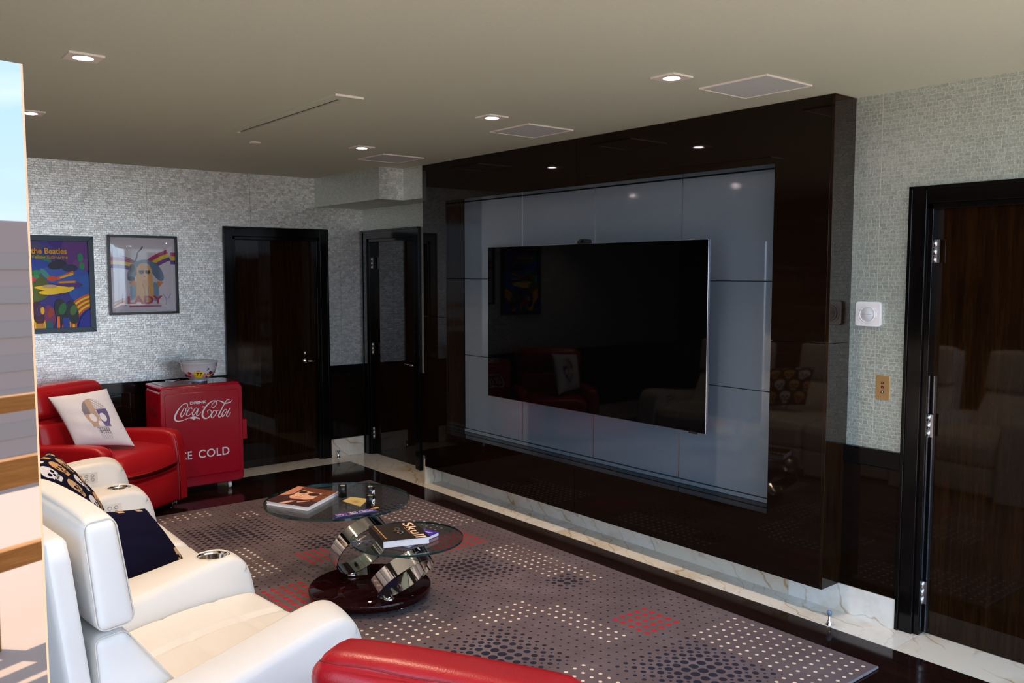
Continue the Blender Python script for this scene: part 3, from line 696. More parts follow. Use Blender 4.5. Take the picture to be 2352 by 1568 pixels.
# ================================================================ rug (pattern drawn by cell coordinates)
def rug_material():
    m, t, b = newmat('dotted_rug_pile'); co = coords(t)
    s = t.nodes.new('ShaderNodeSeparateXYZ'); t.links.new(co, s.inputs[0])
    p = .0545; X = S(t, s.outputs[0]) - 3.6545; Y = S(t, s.outputs[1]) - 2.006
    nb = noise(t, co, 60, 2)
    def lattice(offx, offy):
        u = X/p + offx; v = Y/p + offy
        fu = (u+.5).floor(); fv = (v+.5).floor()
        dx = (u-fu)*p; dy = (v-fv)*p
        d = (dx*dx + dy*dy).sqrt() + (S(t, nb.outputs[0])-.5)*.003
        cx = (fu-offx)*p + 3.6545; cy = (fv-offy)*p + 2.006
        return d, cx, cy, fu, fv
    d, cx, cy, fu, fv = lattice(0, 0)
    def fld(cx, cy, x, y, rx, ry=None):
        ry = ry or rx
        return ((cx-x).abs()/rx).max((cy-y).abs()/ry)*-1.0 + 1.0
    blacks = [(3.06, 4.155, .25), (3.345, 3.617, .11), (2.42, 3.10, .27), (3.05, 2.40, .27), (2.18, 5.75, .33), (2.66, 5.15, .26), (1.75, 3.75, .25), (3.35, 5.62, .12), (2.80, 6.10, .20), (2.15, 2.2, .27), (1.7, 4.9, .25), (3.3, 1.6, .25)]
    reds = [(3.278, 4.639, .17), (3.29, 2.932, .135), (1.98, 4.38, .19), (2.42, 4.95, .12), (2.0, 3.0, .14)]
    whites = [(3.44, 5.30, .24, .36), (3.42, 3.95, .13, .44), (2.80, 3.45, .20, .10), (3.0, 3.12, .08, .28), (2.28, 3.62, .22, .17), (3.45, 2.25, .24, .44), (2.45, 5.72, .10, .50), (2.02, 5.15, .14, .36), (2.05, 6.36, .24, .10), (2.1, 2.7, .1, .2), (1.7, 4.2, .2, .2), (2.55, 2.6, .15, .2)]
    def mx_(L):
        r = None
        for k in L: r = k if r is None else r.max(k)
        return r
    fb = mx_([fld(cx, cy, *k) for k in blacks]); fr = mx_([fld(cx, cy, *k) for k in reds]); fw = mx_([fld(cx, cy, *k) for k in whites])
    isred = fr.gt(0.0); isblk = fb.gt(0.0)*(isred*-1.0+1.0)
    iswht = fw.gt(0.0)*(isred*-1.0+1.0)*(fb.gt(.0)*-1.0+1.0)
    rad = (isblk*(fb.max(0.0)*.014+.0035)) + isred*.0095 + iswht*.0020 + .0070
    dot = d.lt(rad)
    d2, cx2, cy2, a_, b_ = lattice(.5, .5)
    fb2 = mx_([fld(cx2, cy2, *k) for k in blacks[:6]]); fr2 = mx_([fld(cx2, cy2, *k) for k in reds[:4]])
    dot2 = d2.lt(fb2.max(0.0)*.009+.004)*fb2.gt(.0)*fb2.lt(.55)*(fr2.gt(0.0)*-1.0+1.0)
    n1 = noise(t, co, 3.0, 5, .65); n2 = noise(t, co, 300, 3)
    base = ramp(t, n1.outputs[0], [(.3, (.100, .068, .076)), (.55, (.138, .102, .114)), (.75, (.190, .152, .172))])
    base = mixc(t, S(t, n2.outputs[0])*.5, base, (.10, .07, .07))
    c = mixc(t, dot*1.0, base, mixc(t, isred, mixc(t, iswht, (.010, .008, .022), (.78, .66, .56)), (.42, .012, .020)))
    c = mixc(t, dot2*1.0, c, (.010, .008, .022))
    t.links.new(c, b.inputs['Base Color']); setp(b, rough=.95, sheen=.08, spec=.1)
    bump(t, b, S(t, n2.outputs[0])*1.0 + S(t, n1.outputs[0])*1.0, .5, .004); return m
M_RUG = rug_material(); M_RUGE = plain('rug_binding', (.20, .19, .22), .9)
rx0, rx1, ry0, ry1 = 1.05, 3.712, 1.915, 6.52
rug = MB(); vs, fs = [], []
rug.prism([(rx0, ry0), (rx1, ry0), (rx1, ry1), (rx0, ry1)], .0005, .014, M_RUG)
o = rug.build('rug', None, .005); tag(o, 'mauve grey rug with black, red and white dots under the glass table', 'rug')
MB().box(rx0-.004, rx1+.004, ry0-.004, ry0+.002, .0008, .011, M_RUGE).box(rx0-.004, rx1+.004, ry1-.002, ry1+.004, .0008, .011, M_RUGE).box(rx1-.002, rx1+.004, ry0, ry1, .0008, .011, M_RUGE).box(rx0-.004, rx0+.002, ry0, ry1, .0008, .011, M_RUGE).build('bound_edge', o, .002)

# ================================================================ white sofa: four seats on a curve
def unit(a): return Vector((math.cos(a), math.sin(a), 0))
class Bay:
    """frame between two side lines: near front point Fn with heading an, far front point Ff with heading af"""
    def __init__(s, Fn, an, Ff, af): s.Fn, s.Ff = Vector((*Fn, 0)), Vector((*Ff, 0)); s.dn, s.df = unit(math.radians(an)), unit(math.radians(af))
    def P(s, x, v, z):
        p = (1-v)*(s.Fn+s.dn*x)+v*(s.Ff+s.df*x); return (p.x, p.y, z)
GZ = .0155
sofa = thing('sofa', 'cream white leather cinema sofa of four seats with steel cup holders', 'sofa', (.95, 4.1, GZ))
def soft_in_bay(name, bay, x0, x1, z0, z1, v0, v1, r, puff, mat, n=14, shape=None, width=.62):
    cx, cz, cv = (x0+x1)/2, (z0+z1)/2, (v0+v1)/2
    def fn(p, U):
        x, y, z = p[0]+cx, p[1], p[2]+cz
        if shape: x, y, z = shape(x, y, z, U)
        return bay.P(x, cv+y/width, z)
    vs, fs = softbox(x1-x0, (v1-v0)*width, z1-z0, r, puff, n, fn)
    return MB().add(vs, fs, mat, True).build(name, sofa)
def arm(name, bay, width, cup=False, panel=False, dz=0.0):
    # side profile: (x, z) from rear bottom to front
    prof = [(-.93, .02), (-.93, .560), (-.75, .575), (-.55, .595), (-.38, .616), (-.24, .636), (-.14, .645), (-.075, .640), (-.028, .615), (.004, .565), (.026, .48), (.040, .38), (.048, .26), (.048, .02)]
    prof = prof[:1]+catmull(prof[1:-1], [1]*(len(prof)-2), 4)[0]+prof[-1:]
    mb = MB(); n = len(prof); k = 16; vs = []
    for j in range(k+1):
        u = j/k; crown = .012*(1-(2*u-1)**2); edge = 0
        r = .022
        yy = u
        for x, z in prof:
            e = min(u, 1-u)*width; sh = 0
            if e < r: sh = r-math.sqrt(max(0, r*r-(r-e)**2))
            zz = z+(dz if z > .1 else 0)+(crown-sh if z > .1 else 0); xx = x-(sh if x > -.1 and z < .6 else 0)
            vs.append(bay.P(xx, yy, max(GZ, zz)))
    fs = [(j*n+i, (j+1)*n+i, (j+1)*n+i+1, j*n+i+1) for j in range(k) for i in range(n-1)]
    # close underside and the sides
    fs += [tuple(range(n)), tuple(k*n+i for i in range(n))[::-1]] + [(j*n+n-1, (j+1)*n+n-1, (j+1)*n, j*n) for j in range(k)]
    a = mb.add(vs, fs, M_WHITE).build(name, sofa, autosm=True); a.data.set_sharp_from_angle(angle=math.radians(75))
    if cup:
        c = Vector(bay.P(-.135, .5, 0)); z = .6485; r = .060
        cut = MB().lathe([(r*1.02, z-.10), (r*1.02, z+.05)], (c.x, c.y, 0), M_WHITE, 40).build('cut')
        bo = a.modifiers.new('hole', 'BOOLEAN'); bo.object = cut; bo.operation = 'DIFFERENCE'; bo.solver = 'EXACT'
        bpy.context.view_layer.update(); dg = bpy.context.evaluated_depsgraph_get(); me2 = bpy.data.meshes.new_from_object(a.evaluated_get(dg)); a.modifiers.clear(); a.data = me2
        bpy.data.objects.remove(cut)
        MB().lathe([(0, z-.072), (r*.80, z-.070), (r*.86, z-.060), (r*.97, z-.012), (r*1.0, z), (r*1.07, z+.0025), (r*1.14, z+.001), (r*1.15, z-.004)], (c.x, c.y, 0), M_CUP, 48, caps=False).build('cup_holder', a)
    if panel:
        # control plate on the near side face
        mb = MB(); P0 = Vector(bay.P(panel[0], 0, panel[2])); ex = (Vector(bay.P(panel[1], 0, panel[2]))-P0); L = ex.length; ex.normalize(); nn = Vector((ex.y, -ex.x, 0)); h = .066
        def q(a_, z_, d): v_ = P0+ex*a_+nn*d; return (v_.x, v_.y, panel[2]+z_)
        c8 = [q(a_, z_, d) for a_ in (0, L) for z_ in (0, h) for d in (0.0, .003)]
        mb.add(c8, [(0, 1, 3, 2), (4, 6, 7, 5), (0, 4, 5, 1), (2, 3, 7, 6), (0, 2, 6, 4), (1, 5, 7, 3)], M_METALW)
        for i in range(4):
            for j in range(2):
                if i == 3 and j == 1: continue
                cc = (L*.84-i*.034, .020+j*.025)
                ring = [q(cc[0]+.0072*math.cos(2*PI*w/12), cc[1]+.0072*math.sin(2*PI*w/12), .0065) for w in range(12)]; ring0 = [q(cc[0]+.0088*math.cos(2*PI*w/12), cc[1]+.0088*math.sin(2*PI*w/12), .003) for w in range(12)]
                dark = [q(cc[0]+.0098*math.cos(2*PI*w/12), cc[1]+.0098*math.sin(2*PI*w/12), .0034) for w in range(12)]; mb.add(dark, [list(range(12))], ink(90, 80, 95))
                mb.add(ring+ring0, [list(range(12))]+[(w, (w+1) % 12, (w+1) % 12+12, w+12) for w in range(12)], M_STEEL)
        mb.build('control_panel', a)
    return a
F = dict(n1=(1.400, 2.535), f1=(1.428, 2.765), n2=(1.372, 3.415), f2=(1.365, 3.580), n3=(1.385, 4.800), f3=(1.395, 5.020), n4=(1.470, 5.610), f4=(1.498, 5.830))
ang = dict(n1=15, f1=15.5, n2=15, f2=5, n3=4.5, f3=-6, n4=-8, f4=-6)
bay = lambda a, b: Bay(F[a], ang[a], F[b], ang[b])
arm('armrest', bay('n1', 'f1'), .23, dz=.014); arm('armrest', bay('n2', 'f2'), .17, cup=True); arm('armrest', bay('n3', 'f3'), .22, cup=True, panel=(-.33, -.155, .532)); arm('armrest', bay('n4', 'f4'), .22, panel=(-.33, -.155, .532))
S1 = bay('f1', 'n2'); S23 = bay('f2', 'n3'); S4 = bay('f3', 'n4')
M_WSEAM2 = plain('white_piping', (.70, .66, .60), .5)
def seat_unit(b, v0, v1, wid):
    vm_ = (v0+v1)/2; ve = .006/wid
    def sh(x, y, z, U):
        if U[2] > -.2:
            fx = (x+.35)/.42
            top = (U[2]+.2)/1.2
            z += top*(.044*(1-min(1, fx*fx*.8))) - top*.045*max(0, (x+.04)/.08)**2
            w = y/((v1-v0)*wid/2)
            z -= top*.013*math.exp(-((w-.12)/.045)**2)+top*.005*(math.exp(-((x+.20)/.014)**2)+math.exp(-((x+.42)/.014)**2))
        return x, y, z
    soft_in_bay('seat_cushion', b, -.70, .035, .27, .475, v0+ve, v1-ve, .045, (.01, .0, .004), M_WHITE, 50, sh, wid)
    soft_in_bay('footrest_panel', b, -.10, .030, .045, .268, v0+ve, v1-ve, .02, (.012, 0, 0), M_WHITE, 12, None, wid)
    soft_in_bay('seat_base', b, -.86, -.10, .04, .265, v0+ve, v1-ve, .01, (0, 0, 0), M_WHITE, 4, None, wid)
    # leaning back shell
    lean = lambda x, y, z, U: (x-(z-.35)*.12, y, z)
    soft_in_bay('back_shell', b, -.930, -.862, .03, 1.095, v0+ve*.3, v1-ve*.3, .018, (.0, 0, .004), M_WHITE, 12, lean, wid)
    def lum(x, y, z, U):
        k = 1-(z-.46)/.32     # 1 at the bottom, 0 at the top
        x += (U[0]*.5+.5)*.215*max(0, k)**1.1 - (z-.35)*.06 - .01
        return x, y, z
    lu_ = soft_in_bay('lumbar_cushion', b, -.855, -.752, .455, .788, v0+ve*1.5, v1-ve*1.5, .024, (.014, .006, .006), M_WHITE, 20, lum, wid)
    def _lu(x, z):
        k = 1-(z-.46)/.32; u_ = (x+.855)/.103
        return x+u_*.215*max(0, k)**1.1-(z-.35)*.06-.01
    pts_ = [b.P(_lu(x, z), v0+ve*2.6, z) for x, z in rrect(-.8035, .622, .0495, .165, .022, 4)]
    MB().tube(pts_, .002, M_WSEAM2, 6, True).build('piping', lu_)
    def hr(x, y, z, U):
        x -= (z-.80)*(.13+.03*U[0]); 
        z += .012*(1-U[1]**2)*max(0, U[2])
        return x, y, z
    def rim(x0_, x1_, z0_, z1_, v, fnx, par, r=.0022):
        pts = []
        for P_ in rrect((x0_+x1_)/2, (z0_+z1_)/2, (x1_-x0_)/2, (z1_-z0_)/2, .03, 5): pts.append(b.P(fnx(*P_), v, P_[1]))
        MB().tube(pts, r, M_WSEAM2, 6, True).build('piping', par)
    h_ = soft_in_bay('headrest_cushion', b, -.880, -.764, .802, 1.124, v0+ve*.5, v1-ve*.5, .026, (.020, .006, .008), M_WHITE, 22, hr, wid)
    rim(-.879, -.766, .804, 1.123, v0+ve*2.2, lambda x, z: x-(z-.80)*(.13+.03*(x+.822)/.058), h_)
seat_unit(S1, 0, 1, .652); seat_unit(S23, 0, .5, 1.22); seat_unit(S23, .5, 1, 1.22); seat_unit(S4, 0, 1, .595)

# ================================================================ scatter cushions
def skull(px, py, s=1.0):
    """0 none, 1 bone, 2 dark; skull about 1 unit tall"""
    x, y = px, py; ax = abs(x)
    cran = (x/.40)**2+((y-.13)/.37)**2 < 1; cheek = ax < .30 and -.22 < y < 0; jaw = ax < .20-.10*max(0, -.38-y)*3 and -.50 < y <= -.20
    if not (cran or cheek or jaw): return 0
    if ((ax-.165)/.105)**2+((y-.02)/.10)**2 < 1: return 2
    if ax < .055*(1-(y+.08)/.14)*.9+.012 and -.19 < y < -.06: return 2
    if -.36 < y < -.24 and ax < .17 and ((int((x+1)*28) % 2 == 0) or abs(y+.30) < .012): return 2
    if abs(y+.22) < .008 and ax < .2: return 2
    return 1
def pillow(name, label, c4, thick, pat, mats, n=90, group=None, back=None, pinch=.05):
    """c4: bottom-left, bottom-right, top-right, top-left seen from the front"""
    BL, BR, TR, TL = [Vector(c) for c in c4]; N = ((BR-BL).cross(TL-BL)).normalized()
    vs = []; fs = []; mi = []
    for side in (1, -1):
        for i in range(n+1):
            for j in range(n+1):
                u, v = i/n*2-1, j/n*2-1
                uu = u*(1-pinch*(1-v*v)*abs(u)); vv = v*(1-pinch*(1-u*u)*abs(v))
                a, b = (uu+1)/2, (vv+1)/2
                p = BL*(1-a)*(1-b)+BR*a*(1-b)+TR*a*b+TL*(1-a)*b
                h = (max(0, (1-u*u))*max(0, (1-v*v)))**.42*thick/2
                h += .004*math.sin(7*u+5*v)*math.sin(6*v-4*u)*(1-u*u)*(1-v*v)
                vs.append(tuple(p+N*(h*side)))
    K = (n+1)**2
    for s_, side in enumerate((1, -1)):
        for i in range(n):
            for j in range(n):
                q = [s_*K+i*(n+1)+j, s_*K+(i+1)*(n+1)+j, s_*K+(i+1)*(n+1)+j+1, s_*K+i*(n+1)+j+1]
                fs.append(q if side > 0 else q[::-1]); u, v = (i+.5)/n, (j+.5)/n
                mi.append(pat(u, v) if side > 0 else (back(u, v) if back else 0))
    me = bpy.data.meshes.new(name); me.from_pydata(vs, [], fs)
    for m_ in mats: me.materials.append(m_)
    me.polygons.foreach_set('material_index', mi); me.polygons.foreach_set('use_smooth', [True]*len(fs)); me.update()
    o = bpy.data.objects.new(name, me); COL.objects.link(o); tag(o, label, 'cushion', group); return o
C_BONE = plain('cushion_tan_print', (.55, .36, .20), .85); C_WHT = plain('cushion_white_print', (.72, .72, .80), .85); C_OR = plain('cushion_orange_print', (.62, .34, .14), .85)
def pat_skulls(u, v):
    # upright skulls, three to a row, brick staggered, changing colour
    gx, gy = .265, .30
    r = int(math.floor(v/gy)); off = .5*gx if r % 2 else 0
    c = int(math.floor((u+off)/gx)); x = (u+off-(c+.5)*gx)/.25; y = (v-(r+.5)*gy)/.275
    an = ((c*7+r*5) % 5-2)*.12; xr, yr = x*math.cos(an)-y*math.sin(an), x*math.sin(an)+y*math.cos(an)
    k = skull(xr, yr)
    return (0, 1+(c+2*r) % 3, 0)[k]
pillow('skull_print_cushion', 'black cushion with rows of tan and white skulls behind the near headrest',
       [(1.01, 4.40, .60), (1.16, 4.84, .545), (.93, 4.96, .88), (.73, 4.48, .92)], .12, pat_skulls, [M_BLACKF, C_BONE, C_WHT, C_OR], 200, back=pat_skulls)
def edge_bits(u, v):
    k = pat_skulls(u, v)
    return k if (u > .94 or v > .925 or (u > .86 and .10 < v < .30)) else 0
pillow('plain_black_cushion', 'plain dark cushion with skull print at its edges lying by the cup holder arm',
       [(.92, 3.66, .53), (1.26, 3.86, .50), (1.085, 3.86, .79), (.80, 3.80, .83)], .13, edge_bits, [M_BLACKF, C_BONE, C_WHT, C_OR], 110, back=pat_skulls)
C_PW = plain('white_cushion_cloth', (.80, .79, .86), .85); C_TAN = plain('tan_glitter_print', (.52, .36, .28), .6); C_GRY = plain('grey_glitter_print', (.20, .19, .24), .5); C_VIO = plain('violet_glitter_print', (.12, .10, .26), .5); C_PALE = plain('pale_silver_print', (.50, .48, .55), .5)
def pat_one(u, v):
    x, y = (u-.60)/.52, (v-.47)/.76
    k = skull(x, y)
    if k == 0: return 0
    if k == 2: return 0 if y > -.21 else 2
    if y < -.20: return 4 if (int(u*60)+int(v*60)) % 2 else 0
    if x < -.18 and y > .12: return 2
    if x > .05 and y < .22: return 3
    if x > .02: return 4 if (int(u*45)+int(v*45)) % 3 else 0
    return 1
pillow('white_skull_cushion', 'white square cushion with one tan and violet skull on the far red recliner',
       [(1.440, 6.74, .562), (1.818, 6.66, .532), (1.700, 6.90, .945), (1.308, 6.93, .912)], .13, pat_one, [C_PW, C_TAN, C_GRY, C_VIO, C_PALE], 200)

# ================================================================ red recliners
def recliner(name, label, C, az, group, GZ=.0, width=.86, bz=.965, rear_roll=False):
    a = math.radians(az); ex = unit(a); ey = Vector((-ex.y, ex.x, 0)); C0 = Vector((*C, 0))
    t = thing(name, label, 'recliner', (C[0], C[1], GZ), group)
    W = lambda x, y, z: tuple(C0+ex*x+ey*y+Vector((0, 0, z)))
    def sb(nm, x0, x1, y0, y1, z0, z1, r, puff, n=14, shape=None, mat=M_RED, parent=None):
        cx, cy, cz = (x0+x1)/2, (y0+y1)/2, (z0+z1)/2
        def fn(p, U):
            q = (p[0]+cx, p[1]+cy, p[2]+cz)
            if shape: q = shape(*q, U)
            return W(*q)
        vs, fs = softbox(x1-x0, y1-y0, z1-z0, r, puff, n, fn); return MB().add(vs, fs, mat, True).build(nm, parent or t)
    hw = width/2; aw = .115
    def seat(x, y, z, U):
        if U[2] > 0: z += .030*(1-((x+.28)/.38)**2)*(1-.3*U[1]**2)-.05*max(0, (x+.05)/.08)**2
        return x, y, z
    sb('seat_cushion', -.66, .03, -hw+aw+.004, hw-aw-.004, .285, .475, .05, (.02, 0, .01), 20, seat)
    sb('footrest', -.09, .025, -hw+aw+.004, hw-aw-.004, .05, .296, .025, (.025, 0, 0), 12)
    sb('seat_base', -.78, -.09, -hw+aw, hw-aw, .06, .28, .01, (0, 0, 0), 4)
    for s_ in (-1, 1):
        y0, y1 = (hw-aw, hw) if s_ > 0 else (-hw, -hw+aw)
        prof = [(-.80, .05), (-.80, .56), (-.55, .575), (-.30, .590), (-.13, .592), (-.055, .575), (-.018, .53), (.000, .44), (.012, .30), (.012, .05)]
        tail = prof[5:]; prof = prof[:1]+catmull(prof[1:-1], [1]*(len(prof)-2), 4)[0]+prof[-1:]
        mb = MB(); vs = []; n = len(prof); k = 16
        for j in range(k+1):
            u = j/k
            for x, z in prof:
                e = min(u, 1-u)*aw; r = .035; sh = r-math.sqrt(max(0, r*r-(r-e)**2)) if e < r else 0
                vs.append(W(x-(sh*.7 if x > -.2 and z < .58 else 0), y0+(y1-y0)*u, z-(sh if z > .1 else 0)+.004*math.sin(PI*u)))
        fs = [(j*n+i, (j+1)*n+i, (j+1)*n+i+1, j*n+i+1) for j in range(k) for i in range(n-1)]+[tuple(range(n)), tuple(k*n+i for i in range(n))[::-1]]+[(j*n+n-1, (j+1)*n+n-1, (j+1)*n, j*n) for j in range(k)]
        ar = mb.add(vs, fs, M_RED).build('armrest', t, autosm=True); ar.data.set_sharp_from_angle(angle=math.radians(75))
        yy = y0+(y1-y0)*(.12 if s_ > 0 else .88)
        MB().tube([W(x+.004, yy, z+.0) for x, z in tail], .004, M_RED, 6).build('piping', ar)
    tilt = lambda x, y, z, U: (x-(z-.4)*.20, y, z)
    lw = hw-aw+.02
    sb('lumbar_cushion', -.76, -.58, -lw, lw, .44, .735, .05, (.03, .01, .012), 16, tilt)
    def hd(x, y, z, U):
        x, y, z, = x-(z-.4)*.20, y, z
        if z > bz-.09: z -= .012*U[1]**6
        return x, y, z
    hcz = sb('headrest_cushion', -.745, -.575, -lw-.01, lw+.01, .745, bz, .06, (.02, .012, .010), 18, hd)
    # stitched line across the top roll
    MB().tube([W(-.728-(bz-.4)*.20, -lw+.03+(2*lw-.06)*i/14, bz-.010+.002*math.sin(i*1.3)) for i in range(15)], 0.0016, M_REDSEAM, 6).build('stitching', hcz)
    sb('back_panel', -.845, -.765, -lw-.025, lw+.025, .10, .79, .035, (.02, 0, .02), 14, tilt)
    rr_ = sb('rear_roll', -.915 if rear_roll else -.880, -.765, -lw-.03, lw+.03, .745, bz-.055, .046, (.012, .01, .01), 14, tilt)
    for x in (-.70, -.10):
        for y in (-hw+.08, hw-.08):
            c = C0+ex*x+ey*y
            MB().lathe([(.022, .0), (.022, .012), (.014, .02), (.014, .055)], (c.x, c.y, GZ), M_STEEL, 14).build('foot', t)
    return t
recliner('red_recliner', 'red leather recliner in the far left corner holding the white skull cushion', (1.89, 6.58), -56, 'red leather recliners', GZ=.0145)
recliner('red_recliner', 'bright red leather recliner back cut off by the bottom edge of the picture', (1.705, 1.885), 30, 'red leather recliners', GZ=.0145, bz=.962, rear_roll=True, width=.81)

# ================================================================ cola cooler and bowl
ck = thing('drinks_cooler', 'red enamel drinks cooler on casters with white script lettering against the back wall', 'cooler', (2.47, 7.27, 0))
kx0, kx1, ky0, ky1, kz0, kz1 = 2.135, 2.800, 7.055, 7.480, .058, .893
MB().box(kx0, kx1, ky0+.012, ky1, kz0, .862, M_COOLRED).build('body', ck, .035, 5)
vs, fs = softbox(kx1-kx0, .03, kz1-kz0-.012, .014, (0, 0, 0), 10, lambda p, U: (p[0]+(kx0+kx1)/2, p[1]+ky0+.015, p[2]+(kz0+kz1-.012)/2))
def rr2(x0, x1, z0, z1, r, n=8):
    return rrect((x0+x1)/2, (z0+z1)/2, (x1-x0)/2, (z1-z0)/2, r, n)
MB().prism(rr2(kx0-.004, kx1+.004, kz0, kz1-.010, .045), ky0+.004, ky0+.030, M_COOLRED, 1).build('front_rim', ck, .010, 4)
MB().prism(rr2(kx0+.030, kx1-.030, kz0+.085, kz1-.055, .020), ky0-.004, ky0+.006, M_COOLRED, 1).build('front_door', ck, .007, 3)
lid = MB().prism(rr2(kx0+.0, kx1-.0, ky0+.030, ky1-.002, .03), .862, kz1, M_COOLRED, 2).build('lid', ck, .012, 4)
MB().box(kx0+.045, 2.44, ky0+.055, ky1-.03, kz1-.001, kz1+.004, M_LID).build('lid_flap', lid, .002)
MB().box(2.46, kx1-.045, ky0+.055, ky1-.03, kz1-.001, kz1+.004, M_LID).build('lid_flap', lid, .002)
MB().box(2.30, 2.42, ky1-.028, ky1-.012, kz1-.001, kz1+.010, M_CHROME).build('hinge_strip', lid, .002)
MB().prism([(7.10, .395), (7.10, .565), (7.20, .565), (7.20, .42)], kx1+.001, kx1+.055, M_COOLRED, 0).build('cap_catcher', ck, .006, 3)
for x in (kx0+.09, kx1-.115):
    for y in (7.09, 7.42):
        w_ = MB().lathe([(.010, x-.012), (.026, x-.011), (.026, x+.011), (.010, x+.012)], (0, y, .0265), M_WPL, 20, 'x').lathe([(.009, x-.014), (.009, x+.014)], (0, y, .0265), M_STEEL, 14, 'x')
        w_.box(x-.017, x-.014, y-.010, y+.010, .026, .060, M_STEEL).box(x+.014, x+.017, y-.010, y+.010, .026, .060, M_STEEL).build('caster', ck)
art = Art((2.47, ky0-.0045, .70), (1, 0, 0), (0, 0, 1), (0, -1, 0))
for P_, W_ in SCRIPT_STROKES: art.stroke(P_, [w*.92 for w in W_], M_WPRINT)
# ribbon under the capital
art.poly([(-.125, -.0665), (-.10, -.060), (-.084, -.056), (-.068, -.060), (-.054, -.066), (-.03, -.082), (-.052, -.078), (-.068, -.076), (-.080, -.089), (-.092, -.078), (-.108, -.073)], M_WPRINT)
art.mb.build('script_lettering', ck); art.mb = MB()
art.text('DRINK', -.108, .042, .136, .023, M_WPRINT, bold=.03)
art.mb.build('drink_lettering', ck); art.mb = MB()
art.text('ICE', -.222, -.408, .117, .068, M_WPRINT, bold=.012, space=1.08); art.mb.build('ice_lettering', ck); art.mb = MB()
art.text('COLD', -.052, -.408, .258, .068, M_WPRINT, bold=.012, space=1.08)
art.mb.build('cold_lettering', ck)
art = Art((kx0-.0012, 7.275, .70), (0, -1, 0), (0, 0, 1), (-1, 0, 0))
for P_, W_ in SCRIPT_STROKES: art.stroke([(a*.55, b*.75) for a, b in P_], [w*.45 for w in W_], M_COOLDK)
art.mb.build('side_lettering', ck)

bw = thing('bowl', 'white footed bowl with blue rim and colourful printed figures on the red cooler', 'bowl', (2.512, 7.25, kz1+.004)); bc = (2.512, 7.25, kz1+.0045)
bprof = [(.062, .0), (.064, .010), (.058, .020), (.075, .026), (.105, .045), (.126, .075), (.138, .110), (.146, .160), (.152, .168)]
MB().lathe(bprof+[(.149, .170), (.142, .160), (.132, .110), (.118, .075), (.085, .040), (0, .032)], bc, M_PORC, 56).build('body', bw)
MB().lathe([(.1485, .1655), (.1535, .1690), (.1530, .1715), (.1480, .1705)], bc, M_PORC, 56, caps=False).lathe([(.1408, .138), (.1440, .150), (.1452, .1545)], (bc[0], bc[1], bc[2]), M_NAVY, 56, caps=False).lathe([(.0650, .0095), (.0653, .0020)], bc, M_NAVY, 56, caps=False).build('blue_bands', bw)
def bowl_r(h):
    for (r0, h0), (r1, h1) in zip(bprof[2:], bprof[3:]):
        if h0 <= h <= h1: return r0+(r1-r0)*(h-h0)/(h1-h0)
    return .15
bmb = MB(); _bk = [0]
def bowl_poly(pts, m_):
    # pts in (arc metres to the right, height); fan of small triangles wrapped on the bowl
    _bk[0] += 1; off = .0006+_bk[0]*.0001
    cx_ = sum(p[0] for p in pts)/len(pts); cy_ = sum(p[1] for p in pts)/len(pts)
    def w(a, h):
        r = bowl_r(h)+off+.0006; th = -PI/2-.33+a/.125; return (bc[0]+r*math.cos(th), bc[1]+r*math.sin(th), bc[2]+h)
    rings = 4; vs = [w(cx_, cy_)]; n = len(pts); fs = []
    for k in range(1, rings+1):
        for p in pts: vs.append(w(cx_+(p[0]-cx_)*k/rings, cy_+(p[1]-cy_)*k/rings))
    for i in range(n): fs.append((0, 1+i, 1+(i+1) % n))
    for k in range(1, rings):
        for i in range(n): a_ = 1+(k-1)*n; fs.append((a_+i, a_+n+i, a_+n+(i+1) % n, a_+(i+1) % n))
    bmb.add(vs, fs, m_, True)
def bell(cx_, cy_, rx, ry, m_, n=14, wob=0, k=3):
    bowl_poly([(cx_+rx*math.cos(2*PI*i/n)*(1+wob*math.sin(k*2*PI*i/n)), cy_+ry*math.sin(2*PI*i/n)*(1+wob*math.cos(k*2*PI*i/n))) for i in range(n)], m_)
I_Y = ink(250, 225, 20); I_M = ink(110, 15, 70); I_R = ink(190, 30, 60); I_P = ink(215, 150, 165); I_K = ink(15, 15, 40); I_N = ink(30, 40, 120)
rs_ = random.Random(5)
for k in range(16):
    a_ = -.15+k*.022; bell(a_, .048+.012*rs_.random(), .013, .012, rs_.choice([I_M, I_R, I_N, I_P]), 10, .25, 3)
for k in range(12):
    a_ = -.14+k*.026; bell(a_, .066+.02*rs_.random(), .010, .009, rs_.choice([I_M, I_R, I_P]), 10, .3, 4)
bell(-.005, .075, .046, .026, I_Y, 16, .10, 2); bell(-.005, .104, .012, .009, I_P, 12); bell(-.052, .068, .014, .016, I_P, 12, .2); bell(.046, .062, .018, .018, I_P, 12, .2); bell(.0, .050, .034, .010, I_Y, 12, .1)
for k, x in enumerate((-.022, .002)):
    bowl_poly([(x, .090), (x+.020, .090), (x+.020, .084), (x+.010, .064), (x+.004, .064), (x+.013, .085), (x, .085)], I_K)
bell(.085, .062, .024, .010, I_Y, 12, .2); bell(.095, .082, .018, .014, I_M, 12, .3); bell(.068, .118, .007, .007, I_N, 10, .2); bell(.060, .108, .005, .004, I_R, 8, .2); bell(-.075, .085, .014, .012, I_R, 10, .3)
bmb.build('printed_figures', bw)

